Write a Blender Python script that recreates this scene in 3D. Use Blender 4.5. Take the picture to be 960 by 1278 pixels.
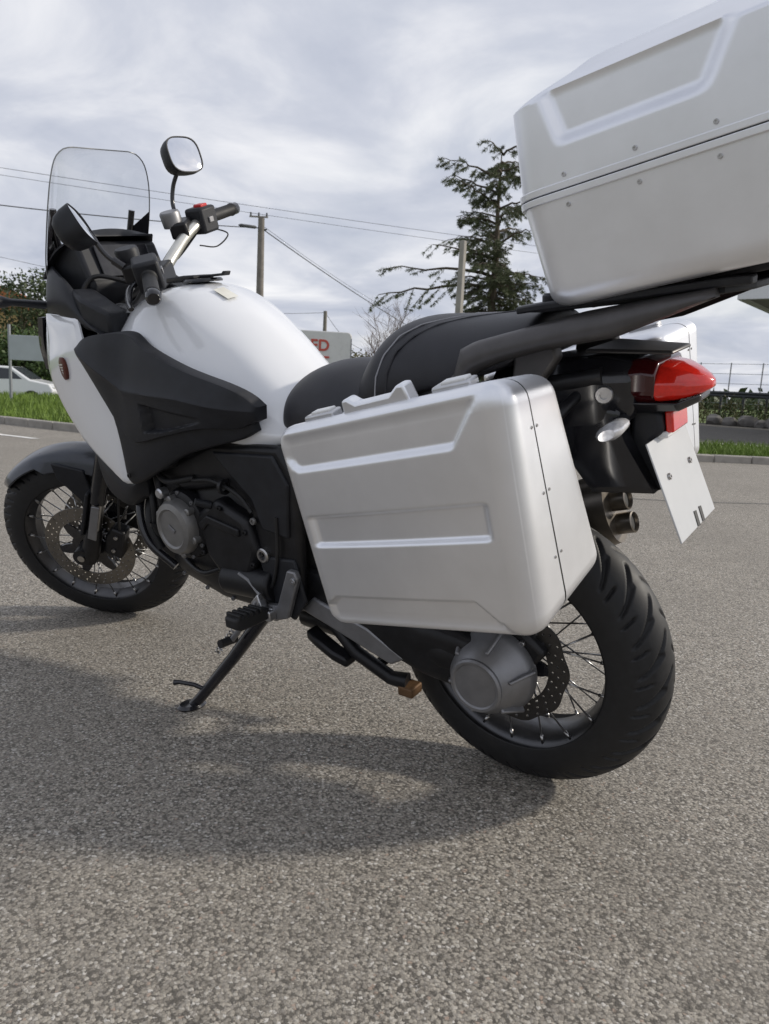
import bpy, bmesh, math, random
import numpy as np
from mathutils import Vector, Matrix
R = math.radians
random.seed(7); rng = np.random.default_rng(7)
sc = bpy.context.scene; C = sc.collection
for o in list(bpy.data.objects): bpy.data.objects.remove(o)

# ------------------------------------------------------------------ camera
CAM = Vector((-0.6745, 1.5281, 0.8611)); YAW, PIT, ROL = R(-53.775), R(9.626), R(2.887)
FPX = 933.75
fd = Vector((math.cos(PIT)*math.cos(YAW), math.cos(PIT)*math.sin(YAW), -math.sin(PIT)))
rt0 = Vector((math.sin(YAW), -math.cos(YAW), 0)); up0 = rt0.cross(fd)
rt = math.cos(ROL)*rt0+math.sin(ROL)*up0; up = -math.sin(ROL)*rt0+math.cos(ROL)*up0
cd = bpy.data.cameras.new('camera'); cam = bpy.data.objects.new('camera', cd); C.objects.link(cam)
cam.matrix_world = Matrix(((rt.x, up.x, -fd.x, CAM.x), (rt.y, up.y, -fd.y, CAM.y), (rt.z, up.z, -fd.z, CAM.z), (0, 0, 0, 1)))
cd.sensor_fit = 'VERTICAL'; cd.sensor_height = 36; cd.lens = FPX/1278*36
cd.clip_start = .05; cd.clip_end = 2000
cd.dof.use_dof = True; cd.dof.focus_distance = 1.55; cd.dof.aperture_fstop = 11.0
sc.camera = cam

# ------------------------------------------------------------------ light
SUN_AZ = math.atan2(-0.72, -0.695)      # direction towards the sun in the ground plane
SUN_EL = R(28)
w = bpy.data.worlds.new('World'); sc.world = w; w.use_nodes = True
nt = w.node_tree; nt.nodes.clear()
def wn(t, **k):
    n = nt.nodes.new(t)
    for a, b in k.items(): setattr(n, a, b)
    return n
wl = nt.links.new
wout = wn('ShaderNodeOutputWorld'); bg = wn('ShaderNodeBackground'); bg.inputs['Strength'].default_value = .082
sky = wn('ShaderNodeTexSky', sky_type='NISHITA', sun_disc=False); sky.sun_elevation = SUN_EL
sky.sun_rotation = math.pi/2-SUN_AZ; sky.dust_density = 2.0; sky.air_density = 1.2
tc = wn('ShaderNodeTexCoord'); sp = wn('ShaderNodeSeparateXYZ'); wl(tc.outputs['Generated'], sp.inputs[0])
mz = wn('ShaderNodeMath', operation='MAXIMUM'); wl(sp.outputs['Z'], mz.inputs[0]); mz.inputs[1].default_value = 0
az = wn('ShaderNodeMath', operation='ADD'); wl(mz.outputs[0], az.inputs[0]); az.inputs[1].default_value = .16
cv = wn('ShaderNodeCombineXYZ')
for i, a in enumerate('XY'):
    dv = wn('ShaderNodeMath', operation='DIVIDE'); wl(sp.outputs[a], dv.inputs[0]); wl(az.outputs[0], dv.inputs[1]); wl(dv.outputs[0], cv.inputs[i])
n1 = wn('ShaderNodeTexNoise'); n1.inputs['Scale'].default_value = 1.5; n1.inputs['Detail'].default_value = 9; n1.inputs['Roughness'].default_value = .55; n1.inputs['Distortion'].default_value = .5
n2 = wn('ShaderNodeTexNoise'); n2.inputs['Scale'].default_value = .9; n2.inputs['Detail'].default_value = 5; n2.inputs['Roughness'].default_value = .5
wl(cv.outputs[0], n1.inputs['Vector']); wl(cv.outputs[0], n2.inputs['Vector'])
cr = wn('ShaderNodeValToRGB'); wl(n1.outputs['Fac'], cr.inputs[0])
cr.color_ramp.elements[0].position = .3; cr.color_ramp.elements[0].color = (4.1, 4.45, 5.4, 1)
cr.color_ramp.elements[1].position = .72; cr.color_ramp.elements[1].color = (8.4, 8.4, 8.6, 1)
e = cr.color_ramp.elements.new(.5); e.color = (5.5, 5.75, 6.5, 1)
cf = wn('ShaderNodeMapRange'); wl(n2.outputs['Fac'], cf.inputs[0]); cf.inputs[1].default_value = .25; cf.inputs[2].default_value = .5; cf.inputs[3].default_value = .72; cf.inputs[4].default_value = .97
mx = wn('ShaderNodeMix', data_type='RGBA'); wl(cf.outputs[0], mx.inputs['Factor']); wl(sky.outputs[0], mx.inputs['A']); wl(cr.outputs[0], mx.inputs['B'])
wl(mx.outputs['Result'], bg.inputs['Color']); wl(bg.outputs[0], wout.inputs[0])
sd = bpy.data.lights.new('sun', 'SUN'); sun = bpy.data.objects.new('sun', sd); C.objects.link(sun)
sd.energy = 2.1; sd.angle = R(4.5); sd.color = (1, .93, .82)
sdir = Vector((math.cos(SUN_EL)*math.cos(SUN_AZ), math.cos(SUN_EL)*math.sin(SUN_AZ), math.sin(SUN_EL)))
sun.rotation_euler = sdir.to_track_quat('Z', 'Y').to_euler(); sun.location = (0, 0, 30)
vs = sc.view_settings; vs.view_transform = 'Standard'; vs.look = 'None'; vs.gamma = 1; vs.exposure = 0.5; vs.use_curve_mapping = False
sc.render.engine = 'CYCLES'; sc.cycles.max_bounces = 8; sc.cycles.transparent_max_bounces = 12

# ------------------------------------------------------------------ materials
MATS = {}
def mat(name, col, rough=.5, metal=0, coat=0, spec=.5, var=.08, vscale=30, bump=0, bscale=200, trans=0, alpha=1, ior=1.45, rvar=.1, dirt=0):
    m = bpy.data.materials.new(name); m.use_nodes = True; n = m.node_tree.nodes; l = m.node_tree.links
    b = n['Principled BSDF']; b.inputs['Metallic'].default_value = metal; b.inputs['IOR'].default_value = ior
    b.inputs['Specular IOR Level'].default_value = spec
    b.inputs['Coat Weight'].default_value = coat; b.inputs['Coat Roughness'].default_value = .06
    b.inputs['Transmission Weight'].default_value = trans; b.inputs['Alpha'].default_value = alpha
    t = n.new('ShaderNodeTexCoord'); ns = n.new('ShaderNodeTexNoise'); ns.inputs['Scale'].default_value = vscale; ns.inputs['Detail'].default_value = 6
    l.new(t.outputs['Object'], ns.inputs['Vector'])
    r = n.new('ShaderNodeValToRGB'); l.new(ns.outputs['Fac'], r.inputs[0])
    r.color_ramp.elements[0].position = .3; r.color_ramp.elements[1].position = .7
    r.color_ramp.elements[0].color = tuple(c*(1-var) for c in col)+(1,); r.color_ramp.elements[1].color = tuple(min(1, c*(1+var)) for c in col)+(1,)
    src = r.outputs[0]
    if dirt:
        n3 = n.new('ShaderNodeTexNoise'); n3.inputs['Scale'].default_value = 7; n3.inputs['Detail'].default_value = 10; n3.inputs['Roughness'].default_value = .7
        l.new(t.outputs['Object'], n3.inputs['Vector'])
        mr = n.new('ShaderNodeMapRange'); l.new(n3.outputs['Fac'], mr.inputs[0]); mr.inputs[1].default_value = .5; mr.inputs[2].default_value = .75; mr.inputs[3].default_value = 0; mr.inputs[4].default_value = dirt
        mi = n.new('ShaderNodeMix'); mi.data_type = 'RGBA'; l.new(mr.outputs[0], mi.inputs['Factor']); l.new(src, mi.inputs['A']); mi.inputs['B'].default_value = (.16, .14, .115, 1); src = mi.outputs['Result']
    l.new(src, b.inputs['Base Color'])
    mr = n.new('ShaderNodeMapRange'); l.new(ns.outputs['Fac'], mr.inputs[0]); mr.inputs[3].default_value = max(.02, rough-rvar*.6); mr.inputs[4].default_value = min(1, rough+rvar*.6); l.new(mr.outputs[0], b.inputs['Roughness'])
    if bump:
        nb = n.new('ShaderNodeTexNoise'); nb.inputs['Scale'].default_value = bscale; nb.inputs['Detail'].default_value = 3; l.new(t.outputs['Object'], nb.inputs['Vector'])
        bp = n.new('ShaderNodeBump'); bp.inputs['Strength'].default_value = bump; bp.inputs['Distance'].default_value = .001; l.new(nb.outputs['Fac'], bp.inputs['Height']); l.new(bp.outputs[0], b.inputs['Normal'])
    MATS[name] = m; return m
mat('case_silver', (.86, .87, .90), .38, .86, var=.03, vscale=12, bump=.05, bscale=900, rvar=.05, dirt=.05)
mat('white_paint', (.81, .82, .84), .16, 0, coat=1, var=.015, vscale=6, dirt=.03)
mat('black_plastic', (.017, .018, .022), .5, spec=.4, var=.2, bump=.25, bscale=700, dirt=.05)
mat('gloss_black', (.012, .012, .015), .2, coat=.4, var=.2, dirt=.06)
mat('dark_paint', (.045, .05, .062), .3, .2, coat=.3, var=.1, dirt=.05)
mat('vinyl', (.022, .022, .027), .48, var=.15, bump=.35, bscale=500, dirt=.04)
mat('rubber', (.014, .014, .015), .58, var=.2, vscale=60, bump=.15, bscale=400, dirt=.07)
mat('engine_black', (.012, .012, .014), .4, .2, var=.3, bump=.1, bscale=150, dirt=.09)
mat('engine_grey', (.24, .235, .23), .42, .6, var=.12, bump=.1, bscale=500, dirt=.12)
mat('aluminium', (.55, .55, .56), .34, .95, var=.1, bump=.05, dirt=.2)
mat('cast_grey', (.26, .26, .27), .45, .7, var=.1, bump=.12, bscale=600, dirt=.22)
mat('steel', (.45, .44, .43), .3, 1, var=.1, dirt=.25)
mat('disc_steel', (.25, .235, .215), .35, 1, var=.15, dirt=.25)
mat('spoke', (.55, .55, .55), .35, .9, var=.1, dirt=.2)
mat('bar_alu', (.72, .70, .64), .32, .9, var=.06)
mat('frame_grey', (.085, .08, .08), .42, .5, var=.12, dirt=.1)
mat('exhaust', (.24, .215, .185), .35, .9, var=.15, dirt=.25)
mat('rust_brown', (.16, .09, .045), .6, .3, var=.25)
mat('mirror', (.92, .93, .95), .02, 1, var=.01, rvar=0)
mat('red_lens', (.72, .022, .012), .14, 0, coat=.8, var=.10, vscale=140)
mat('dark_red', (.045, .004, .005), .15, 0, coat=.5, var=.1)
mat('clear_lens', (.70, .70, .72), .12, .35, var=.25, vscale=110)
mat('white_trim', (.78, .78, .77), .35, var=.03)
mat('plate_white', (.55, .56, .57), .35, var=.02, dirt=.05)
mat('print_black', (.015, .015, .015), .5)
mat('badge', (.11, .03, .02), .3, .4, var=.2, vscale=120)
mat('badge_metal', (.62, .6, .58), .25, .8)
mat('red_switch', (.55, .03, .03), .35)
mat('sticker', (.76, .74, .66), .4, var=.05)
mat('thread', (.32, .32, .34), .7)
def glassmat(name, col, alpha_mix):
    m = bpy.data.materials.new(name); m.use_nodes = True; n = m.node_tree.nodes; l = m.node_tree.links; n.clear()
    o = n.new('ShaderNodeOutputMaterial'); tr = n.new('ShaderNodeBsdfTransparent'); tr.inputs[0].default_value = col+(1,)
    gl = n.new('ShaderNodeBsdfGlossy'); gl.inputs['Roughness'].default_value = .04
    lw = n.new('ShaderNodeLayerWeight'); lw.inputs[0].default_value = .5
    pw = n.new('ShaderNodeMath'); pw.operation = 'POWER'; l.new(lw.outputs['Facing'], pw.inputs[0]); pw.inputs[1].default_value = 4
    fr = n.new('ShaderNodeMath'); fr.operation = 'MULTIPLY_ADD'; l.new(pw.outputs[0], fr.inputs[0]); fr.inputs[1].default_value = .40; fr.inputs[2].default_value = .02
    ns = n.new('ShaderNodeTexNoise'); ns.inputs['Scale'].default_value = 9
    ad = n.new('ShaderNodeMath'); ad.operation = 'MULTIPLY_ADD'; l.new(ns.outputs['Fac'], ad.inputs[0]); ad.inputs[1].default_value = alpha_mix; l.new(fr.outputs[0], ad.inputs[2])
    mi = n.new('ShaderNodeMixShader'); l.new(ad.outputs[0], mi.inputs[0]); l.new(tr.outputs[0], mi.inputs[1]); l.new(gl.outputs[0], mi.inputs[2]); l.new(mi.outputs[0], o.inputs[0])
    MATS[name] = m
glassmat('screen_glass', (.955, .96, .965), .02)
glassmat('car_glass', (.25, .28, .30), .12)
mat('grass', (.13, .20, .030), .7, var=.35, vscale=3)
mat('verge_soil', (.12, .165, .035), .9, var=.35, vscale=2)
mat('leaf_hedge', (.06, .10, .025), .6, var=.4, vscale=1.5)
mat('leaf_tree', (.05, .07, .025), .6, var=.4, vscale=1.2)
mat('leaf_olive', (.11, .10, .035), .7, var=.4, vscale=1.5)
mat('needle', (.125, .145, .075), .6, var=.45, vscale=1.5)
mat('bark', (.10, .08, .06), .9, var=.3, vscale=8, bump=.6, bscale=40)
mat('twig', (.17, .13, .11), .9, var=.2)
mat('pole_wood', (.20, .18, .16), .85, var=.2, vscale=5, bump=.4, bscale=60)
mat('pole_concrete', (.33, .31, .28), .85, var=.12, vscale=4)
mat('cable', (.05, .05, .055), .6)
mat('car_white', (.72, .73, .74), .25, coat=.6, var=.02)
mat('trailer_white', (.74, .73, .70), .45, var=.05, vscale=1.5, dirt=.15)
mat('red_print', (.60, .10, .07), .5, var=.1)
mat('sign_grey', (.42, .45, .47), .5, var=.06, vscale=3)
mat('kerb', (.30, .28, .25), .85, var=.2, vscale=6, bump=.4, bscale=60)
mat('render_wall', (.55, .38, .20), .9, var=.1)
mat('roof_tile', (.38, .14, .06), .85, var=.25, vscale=6)
mat('window_dark', (.04, .045, .055), .15)
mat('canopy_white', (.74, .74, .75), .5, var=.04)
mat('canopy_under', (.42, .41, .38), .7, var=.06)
mat('fence_steel', (.30, .31, .33), .5, .6)
mat('fence_dark', (.05, .055, .06), .6, var=.2)
mat('rock', (.16, .15, .14), .9, var=.3, vscale=3)
mat('line_paint', (.72, .71, .68), .7, var=.2, vscale=14)

def asphalt(name, dark=1.0):
    m = bpy.data.materials.new(name); m.use_nodes = True; n = m.node_tree.nodes; l = m.node_tree.links; b = n['Principled BSDF']
    t = n.new('ShaderNodeTexCoord')
    wn1 = n.new('ShaderNodeTexNoise'); wn1.inputs['Scale'].default_value = 260; wn1.inputs['Detail'].default_value = 2; l.new(t.outputs['Object'], wn1.inputs['Vector'])
    wa = n.new('ShaderNodeVectorMath'); wa.operation = 'MULTIPLY_ADD'; l.new(wn1.outputs['Color'], wa.inputs[0]); wa.inputs[1].default_value = (.0075, .0075, .0075); l.new(t.outputs['Object'], wa.inputs[2])
    o = wa.outputs[0]      # ragged stone outlines
    def vor(s, feat='F1'):
        v = n.new('ShaderNodeTexVoronoi'); v.feature = feat; v.inputs['Scale'].default_value = s; l.new(o, v.inputs['Vector']); return v
    def noise(s, d=4, r=.5):
        v = n.new('ShaderNodeTexNoise'); v.inputs['Scale'].default_value = s; v.inputs['Detail'].default_value = d; v.inputs['Roughness'].default_value = r; l.new(o, v.inputs['Vector']); return v
    def mix(f, A, B, mode='MIX'):
        x = n.new('ShaderNodeMix'); x.data_type = 'RGBA'; x.blend_type = mode
        if hasattr(f, 'links'): l.new(f, x.inputs['Factor'])
        else: x.inputs['Factor'].default_value = f
        for k, s in (('A', A), ('B', B)):
            if hasattr(s, 'links'): l.new(s, x.inputs[k])
            else: x.inputs[k].default_value = s
        return x.outputs['Result']
    def rng_(s, a, b_, c=0, d=1):
        x = n.new('ShaderNodeMapRange'); l.new(s, x.inputs[0]); x.inputs[1].default_value = a; x.inputs[2].default_value = b_; x.inputs[3].default_value = c; x.inputs[4].default_value = d; return x.outputs[0]
    v1 = vor(185); v2 = vor(410)
    sp1 = n.new('ShaderNodeSeparateColor'); l.new(v1.outputs['Color'], sp1.inputs[0])
    sp2 = n.new('ShaderNodeSeparateColor'); l.new(v2.outputs['Color'], sp2.inputs[0])
    r = n.new('ShaderNodeValToRGB'); l.new(sp1.outputs[0], r.inputs[0]); r.color_ramp.interpolation = 'CONSTANT'
    cols = [(0, (0.073, 0.067, 0.060)), (.17, (0.260, 0.240, 0.208)), (.34, (0.358, 0.332, 0.290)), (.52, (0.292, 0.274, 0.248)), (.66, (0.445, 0.412, 0.360)), (.80, (0.231, 0.210, 0.184)), (.88, (0.528, 0.502, 0.456)), (.955, (0.671, 0.651, 0.619)), (.985, (0.365, 0.281, 0.229))]
    el = r.color_ramp.elements; el[0].color = cols[0][1]+(1,); el[1].position = cols[1][0]; el[1].color = cols[1][1]+(1,)
    for p, c in cols[2:]: x = el.new(p); x.color = c+(1,)
    r2 = n.new('ShaderNodeValToRGB'); l.new(sp2.outputs[1], r2.inputs[0]); r2.color_ramp.elements[0].color = (0.135, 0.123, 0.109, 1); r2.color_ramp.elements[1].color = (0.445, 0.413, 0.367, 1)
    col = mix(.22, r.outputs[0], r2.outputs[0])
    gap = rng_(v1.outputs['Distance'], .44, .80, 0, .80)             # bitumen between the chippings
    col = mix(gap, col, (.066, .060, .052, 1))
    st = noise(1.1, 6, .6); col = mix(rng_(st.outputs['Fac'], .40, .68, 0, .42), col, (0.174, 0.161, 0.143, 1))
    st2 = noise(9, 6, .65); col = mix(rng_(st2.outputs['Fac'], .55, .8, 0, .22), col, (0.445, 0.413, 0.367, 1))
    if dark != 1: col = mix(1, col, (dark, dark*.985, dark*.955, 1), 'MULTIPLY')
    l.new(col, b.inputs['Base Color']); b.inputs['Roughness'].default_value = .82; b.inputs['Specular IOR Level'].default_value = .35
    h = n.new('ShaderNodeMath'); h.operation = 'SUBTRACT'; l.new(sp1.outputs[1], h.inputs[0]); l.new(v1.outputs['Distance'], h.inputs[1])
    bp = n.new('ShaderNodeBump'); bp.inputs['Strength'].default_value = .5; bp.inputs['Distance'].default_value = .0022; l.new(h.outputs[0], bp.inputs['Height']); l.new(bp.outputs[0], b.inputs['Normal'])
    MATS[name] = m
asphalt('asphalt', 1.05); asphalt('road_asphalt', .34)

# ------------------------------------------------------------------ geometry helpers
class G:                      # a bag of vertices and faces
    def __init__(s): s.V = []; s.F = []
    def add(s, V, F, M=None):
        k = len(s.V)
        for v in V:
            v = Vector(v); s.V.append(M @ v if M is not None else v)
        s.F += [tuple(i+k for i in f) for f in F]; return s
    def box(s, c, h, M=None):
        V = [(c[0]+a*h[0], c[1]+b*h[1], c[2]+d*h[2]) for a in (-1, 1) for b in (-1, 1) for d in (-1, 1)]
        return s.add(V, [(0, 1, 3, 2), (4, 6, 7, 5), (0, 4, 5, 1), (2, 3, 7, 6), (0, 2, 6, 4), (1, 5, 7, 3)], M)
    def tube(s, path, r, n=10, M=None, caps=True, flat=1.0):
        P = [Vector(p) for p in path]; rr = r if hasattr(r, '__len__') else [r]*len(P)
        V = []; F = []; prev = None
        for i, p in enumerate(P):
            t = (P[min(i+1, len(P)-1)]-P[max(i-1, 0)]).normalized()
            if prev is None:
                a = Vector((0, 0, 1)) if abs(t.z) < .9 else Vector((1, 0, 0)); u = t.cross(a).normalized()
            else: u = (prev-t*prev.dot(t)).normalized()
            prev = u; v = t.cross(u)
            for k in range(n):
                q = 2*math.pi*k/n; V.append(p+u*math.cos(q)*rr[i]+v*math.sin(q)*rr[i]*flat)
        for i in range(len(P)-1):
            for k in range(n): F.append((i*n+k, i*n+(k+1) % n, (i+1)*n+(k+1) % n, (i+1)*n+k))
        if caps: F.append(tuple(range(n-1, -1, -1))); F.append(tuple((len(P)-1)*n+k for k in range(n)))
        return s.add(V, F, M)
    def rev(s, prof, n=40, M=None, close=False, a0=0, a1=2*math.pi):      # (r, y) about the Y axis
        V = []; F = []; full = abs(a1-a0-2*math.pi) < 1e-6; m = n if full else n+1; k = len(prof)
        for j in range(m):
            a = a0+(a1-a0)*j/n
            for r, y in prof: V.append((r*math.cos(a), y, r*math.sin(a)))
        for j in range(n):
            j2 = (j+1) % m
            for i in range(k-1 if not close else k):
                i2 = (i+1) % k; F.append((j*k+i, j*k+i2, j2*k+i2, j2*k+i))
        return s.add(V, F, M)
    def loft(s, rings, M=None, caps=True):
        n = len(rings[0]); V = [p for r in rings for p in r]; F = []
        for i in range(len(rings)-1):
            for k in range(n): F.append((i*n+k, i*n+(k+1) % n, (i+1)*n+(k+1) % n, (i+1)*n+k))
        if caps: F.append(tuple(range(n-1, -1, -1))); F.append(tuple((len(rings)-1)*n+k for k in range(n)))
        return s.add(V, F, M)
    def prism(s, poly, y0, y1, M=None):            # polygon in X,Z extruded along Y
        n = len(poly); V = [(x, y0, z) for x, z in poly]+[(x, y1, z) for x, z in poly]
        return s.add(V, [tuple(range(n)), tuple(range(2*n-1, n-1, -1))]+[(i, (i+1) % n+0, (i+1) % n+n, i+n)[::-1] for i in range(n)], M)
    def prism3(s, A, B, M=None):                   # two matching 3-D outlines
        n = len(A); return s.add(list(A)+list(B), [tuple(range(n)), tuple(range(2*n-1, n-1, -1))]+[(i, (i+1) % n, (i+1) % n+n, i+n)[::-1] for i in range(n)], M)
    def mirror(s):
        g = G(); g.V = [Vector((v.x, -v.y, v.z)) for v in s.V]; g.F = [tuple(reversed(f)) for f in s.F]; return g

ORG = Vector((0, 0, 0))
def obj(name, g, m, parent=None, auto=38, bevel=0, sub=0, fix=True, seg=2, M=None, kind=None):
    me = bpy.data.meshes.new(name)
    if isinstance(g, G):
        V = [v-ORG for v in g.V] if parent is not None or ORG.length else g.V
        me.from_pydata([tuple(v) for v in V], [], g.F)
    else: me = g
    if fix and isinstance(g, G):
        b = bmesh.new(); b.from_mesh(me); bmesh.ops.recalc_face_normals(b, faces=b.faces[:]); b.to_mesh(me); b.free()
    me.polygons.foreach_set('use_smooth', [True]*len(me.polygons))
    if auto and hasattr(me, 'set_sharp_from_angle'): me.set_sharp_from_angle(angle=R(auto))
    me.materials.clear(); me.materials.append(MATS[m])
    o = bpy.data.objects.new(name, me); C.objects.link(o)
    if parent is not None: o.parent = parent
    if M is not None: o.matrix_local = M
    if bevel:
        x = o.modifiers.new('bevel', 'BEVEL'); x.width = bevel; x.segments = seg; x.limit_method = 'ANGLE'; x.angle_limit = R(32)
    if sub:
        x = o.modifiers.new('sub', 'SUBSURF'); x.levels = sub; x.render_levels = sub
    if kind: o['kind'] = kind
    return o
def tag(o, label, cat, group=None):
    o['label'] = label; o['category'] = cat
    if group: o['group'] = group
    return o
def thing(name, label, cat, loc=(0, 0, 0), rot=(0, 0, 0), group=None):
    o = bpy.data.objects.new(name, None); C.objects.link(o); o.location = loc; o.rotation_euler = rot; o.empty_display_size = .1
    return tag(o, label, cat, group)
def struct(name, g, m, parent=None, **k):
    o = obj(name, g, m, parent, **k)
    if parent is None: o['kind'] = 'structure'
    return o
def catmull(pts, n):
    P = [Vector(p).to_3d() for p in pts]; P = [P[0]*2-P[1]]+P+[P[-1]*2-P[-2]]; out = []
    m = len(P)-3
    for j in range(n+1):
        t = j/n*m; i = min(int(t), m-1); u = t-i; a, b, c, d = P[i:i+4]
        out.append(.5*((2*b)+(c-a)*u+(2*a-5*b+4*c-d)*u*u+(3*b-a-3*c+d)*u**3))
    return out
def resample(pts, n, smooth=True):
    P = catmull(pts, max(60, n*4)) if smooth else [Vector(p).to_3d() for p in pts]
    L = [0]
    for a, b in zip(P, P[1:]): L.append(L[-1]+(b-a).length)
    out = []; k = 0
    for j in range(n+1):
        t = L[-1]*j/n
        while k < len(L)-2 and L[k+1] < t: k += 1
        u = (t-L[k])/max(1e-9, L[k+1]-L[k]); out.append(P[k].lerp(P[k+1], min(1, max(0, u))))
    return out
def patch(A, B, nu=32, nv=14, bulge=.02, thick=.012, edge=.006, out=Vector((0, 1, 0)), smooth=True, fn=None):
    """a curved panel of real thickness spanned between two 3-D edges"""
    a = resample(A, nu, smooth); b = resample(B, nu, smooth); g = G(); V = []; F = []
    for layer in (0, 1):
        for i in range(nu+1):
            for j in range(nv+1):
                u, v = i/nu, j/nv; p = a[i].lerp(b[i], v)
                d = bulge*(1-(2*v-1)**2)*(1-(2*u-1)**4)**.5 if bulge else 0
                e = min(u*nu, (1-u)*nu, v*nv, (1-v)*nv)
                if layer == 0 and e < .5: d -= edge
                if fn and layer == 0: d += fn(p, u, v)
                if layer: d -= thick
                V.append(p+out*d)
    m = nv+1; N = (nu+1)*m
    for i in range(nu):
        for j in range(nv):
            q = (i*m+j, i*m+j+1, (i+1)*m+j+1, (i+1)*m+j); F.append(q); F.append(tuple(x+N for x in reversed(q)))
    rim = [i*m for i in range(nu+1)]+[nu*m+j for j in range(1, m)]+[i*m+nv for i in range(nu-1, -1, -1)]+[j for j in range(nv-1, 0, -1)]
    for x, y in zip(rim, rim[1:]+rim[:1]): F.append((x, y, y+N, x+N))
    g.add(V, F); return g
def plate2d(outer, holes, thick, bevel=0):
    """flat plate with real holes in X,Y; returns (V,F)"""
    cu = bpy.data.curves.new('p', 'CURVE'); cu.dimensions = '2D'; cu.fill_mode = 'BOTH'; cu.extrude = thick/2-bevel; cu.bevel_depth = bevel
    for pl in [outer]+holes:
        s = cu.splines.new('POLY'); s.points.add(len(pl)-1)
        for k, p in enumerate(pl): s.points[k].co = (p[0], p[1], 0, 1)
        s.use_cyclic_u = True
    o = bpy.data.objects.new('p', cu); C.objects.link(o); dg = bpy.context.evaluated_depsgraph_get()
    me = bpy.data.meshes.new_from_object(o.evaluated_get(dg)); V = [v.co.copy() for v in me.vertices]; F = [tuple(p.vertices) for p in me.polygons]
    bpy.data.objects.remove(o); bpy.data.curves.remove(cu); bpy.data.meshes.remove(me); return V, F
def circ(cx, cy, r, n=12): return [(cx+r*math.cos(2*math.pi*k/n), cy+r*math.sin(2*math.pi*k/n)) for k in range(n)]
def axisM(p, d, upv=(0, 0, 1)):      # local +Y of a revolve points along d, origin at p
    y = Vector(d).normalized(); z = Vector(upv)
    if abs(y.dot(z)) > .95: z = Vector((1, 0, 0))
    x = y.cross(z).normalized(); z = x.cross(y)
    return Matrix(((x.x, y.x, z.x, p[0]), (x.y, y.y, z.y, p[1]), (x.z, y.z, z.z, p[2]), (0, 0, 0, 1)))
def bolt(p, d, r=.008, h=.006, parent=None, m='steel', name='bolt'):
    g = G().rev([(0, 0), (r, 0), (r, h*.7), (r*.85, h), (r*.45, h), (r*.42, h*.5), (0, h*.5)], 14, axisM(p, d)); return obj(name, g, m, parent)
def sstep(a, b, x): t = np.clip((x-a)/(b-a), 0, 1); return t*t*(3-2*t)

mat('screen_rim', (.20, .21, .22), .3)

mat('rim_metal', (.10, .10, .105), .34, .8, var=.1, dirt=.1)
mat('disc_dark', (.085, .082, .08), .38, .9, var=.15, dirt=.15)
# ================================================================== GROUND
def drop(x, y): return -.6*float(sstep(20, 27, x))
lot = [(-14, 16), (15, 16), (16.5, 4), (14.0, -3.4), (11.0, -4.15), (9.3, -4.35), (7.2, -4.9), (5.2, -6.4), (3.6, -8.2), (1.95, -9.95), (1.2, -10.6), (-2.0, -13.3), (-14, -22)]
g = G(); xs_ = list(np.linspace(-60, 60, 61)); xs_ = [-700, -200]+xs_+[200, 700]
ys_ = [-900, -300]+list(np.linspace(-90, 60, 51))+[300]
V = [(x, y, drop(x, y)-.03) for x in xs_ for y in ys_]; ny = len(ys_)
g.add(V, [(i*ny+j, (i+1)*ny+j, (i+1)*ny+j+1, i*ny+j+1) for i in range(len(xs_)-1) for j in range(ny-1)])
struct('ground', g, 'verge_soil', auto=0)
Vt = [(x, y, 0) for x, y in lot]
struct('car_park', G().add(Vt, [tuple(range(len(Vt)))]), 'asphalt', auto=0)
def strip(pts, hw_, z):
    g = G(); V = [(x, y+d, z) for x, y in pts for d in (-hw_, hw_)]
    return g.add(V, [(2*i, 2*i+2, 2*i+3, 2*i+1) for i in range(len(pts)-1)])
# joint between two asphalt strips, a shallow tar line
struct('tar_joint', strip([(2.2, -4.35), (1.6, -4.75), (1.05, -5.10), (.6, -5.55), (.2, -5.95), (-.4, -6.5), (-1.6, -7.5)], .012, .004), 'fence_dark', auto=0)
struct('painted_line', strip([(11.8, -3.1), (10.2, -3.25), (8.9, -3.2), (8.2, -3.3)], .05, .004), 'line_paint', auto=0)
# kerb stones along the far edge
kp = resample(lot[3:12], 34, smooth=True)
kerb = struct('kerb', G().loft([[(p.x+.02, p.y-.10, -.02), (p.x+.02, p.y-.10, .02), (p.x, p.y-.06, .02), (p.x, p.y-.06, -.02)] for p in kp]), 'kerb')
for a, b in zip(kp, kp[1:]):
    d = (b-a); L_ = d.length; M = Matrix.Translation((a+b)/2) @ Matrix.Rotation(math.atan2(d.y, d.x), 4, 'Z')
    obj('kerb_stone', G().box((0, .02, .045), (L_/2-.006, .075, .06), M), 'kerb', kerb, bevel=.015)
# street beyond the verge
road = [(40, -12.5), (24, -12.2), (12, -12.3), (7, -12.6), (2.6, -13.2), (-2, -15.5), (-14, -23.5), (-20, -30), (-14, -33), (0, -24), (6, -21), (14, -19.6), (24, -19), (40, -19)]
xs2 = resample([(40, -13.5), (24, -13.2), (12, -13.0), (7, -13.0), (2.6, -13.4), (-2, -15.7), (-14, -23.5)], 40); ys2 = resample([(40, -21), (24, -20.5), (16, -22), (11, -27), (7, -30), (0, -34), (-14, -42)], 40)
struct('street', G().add([(p.x, p.y, drop(p.x, p.y)+.004) for p in xs2]+[(p.x, p.y, drop(p.x, p.y)+.004) for p in ys2], [(i, i+1, i+42, i+41) for i in range(40)]), 'road_asphalt', auto=0)
struct('lane_marking', G().add([(3.1, -15.1, .012), (2.2, -15.7, .012), (2.05, -15.45, .012), (2.95, -14.85, .012)], [(0, 1, 2, 3)]), 'line_paint', auto=0)
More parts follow.
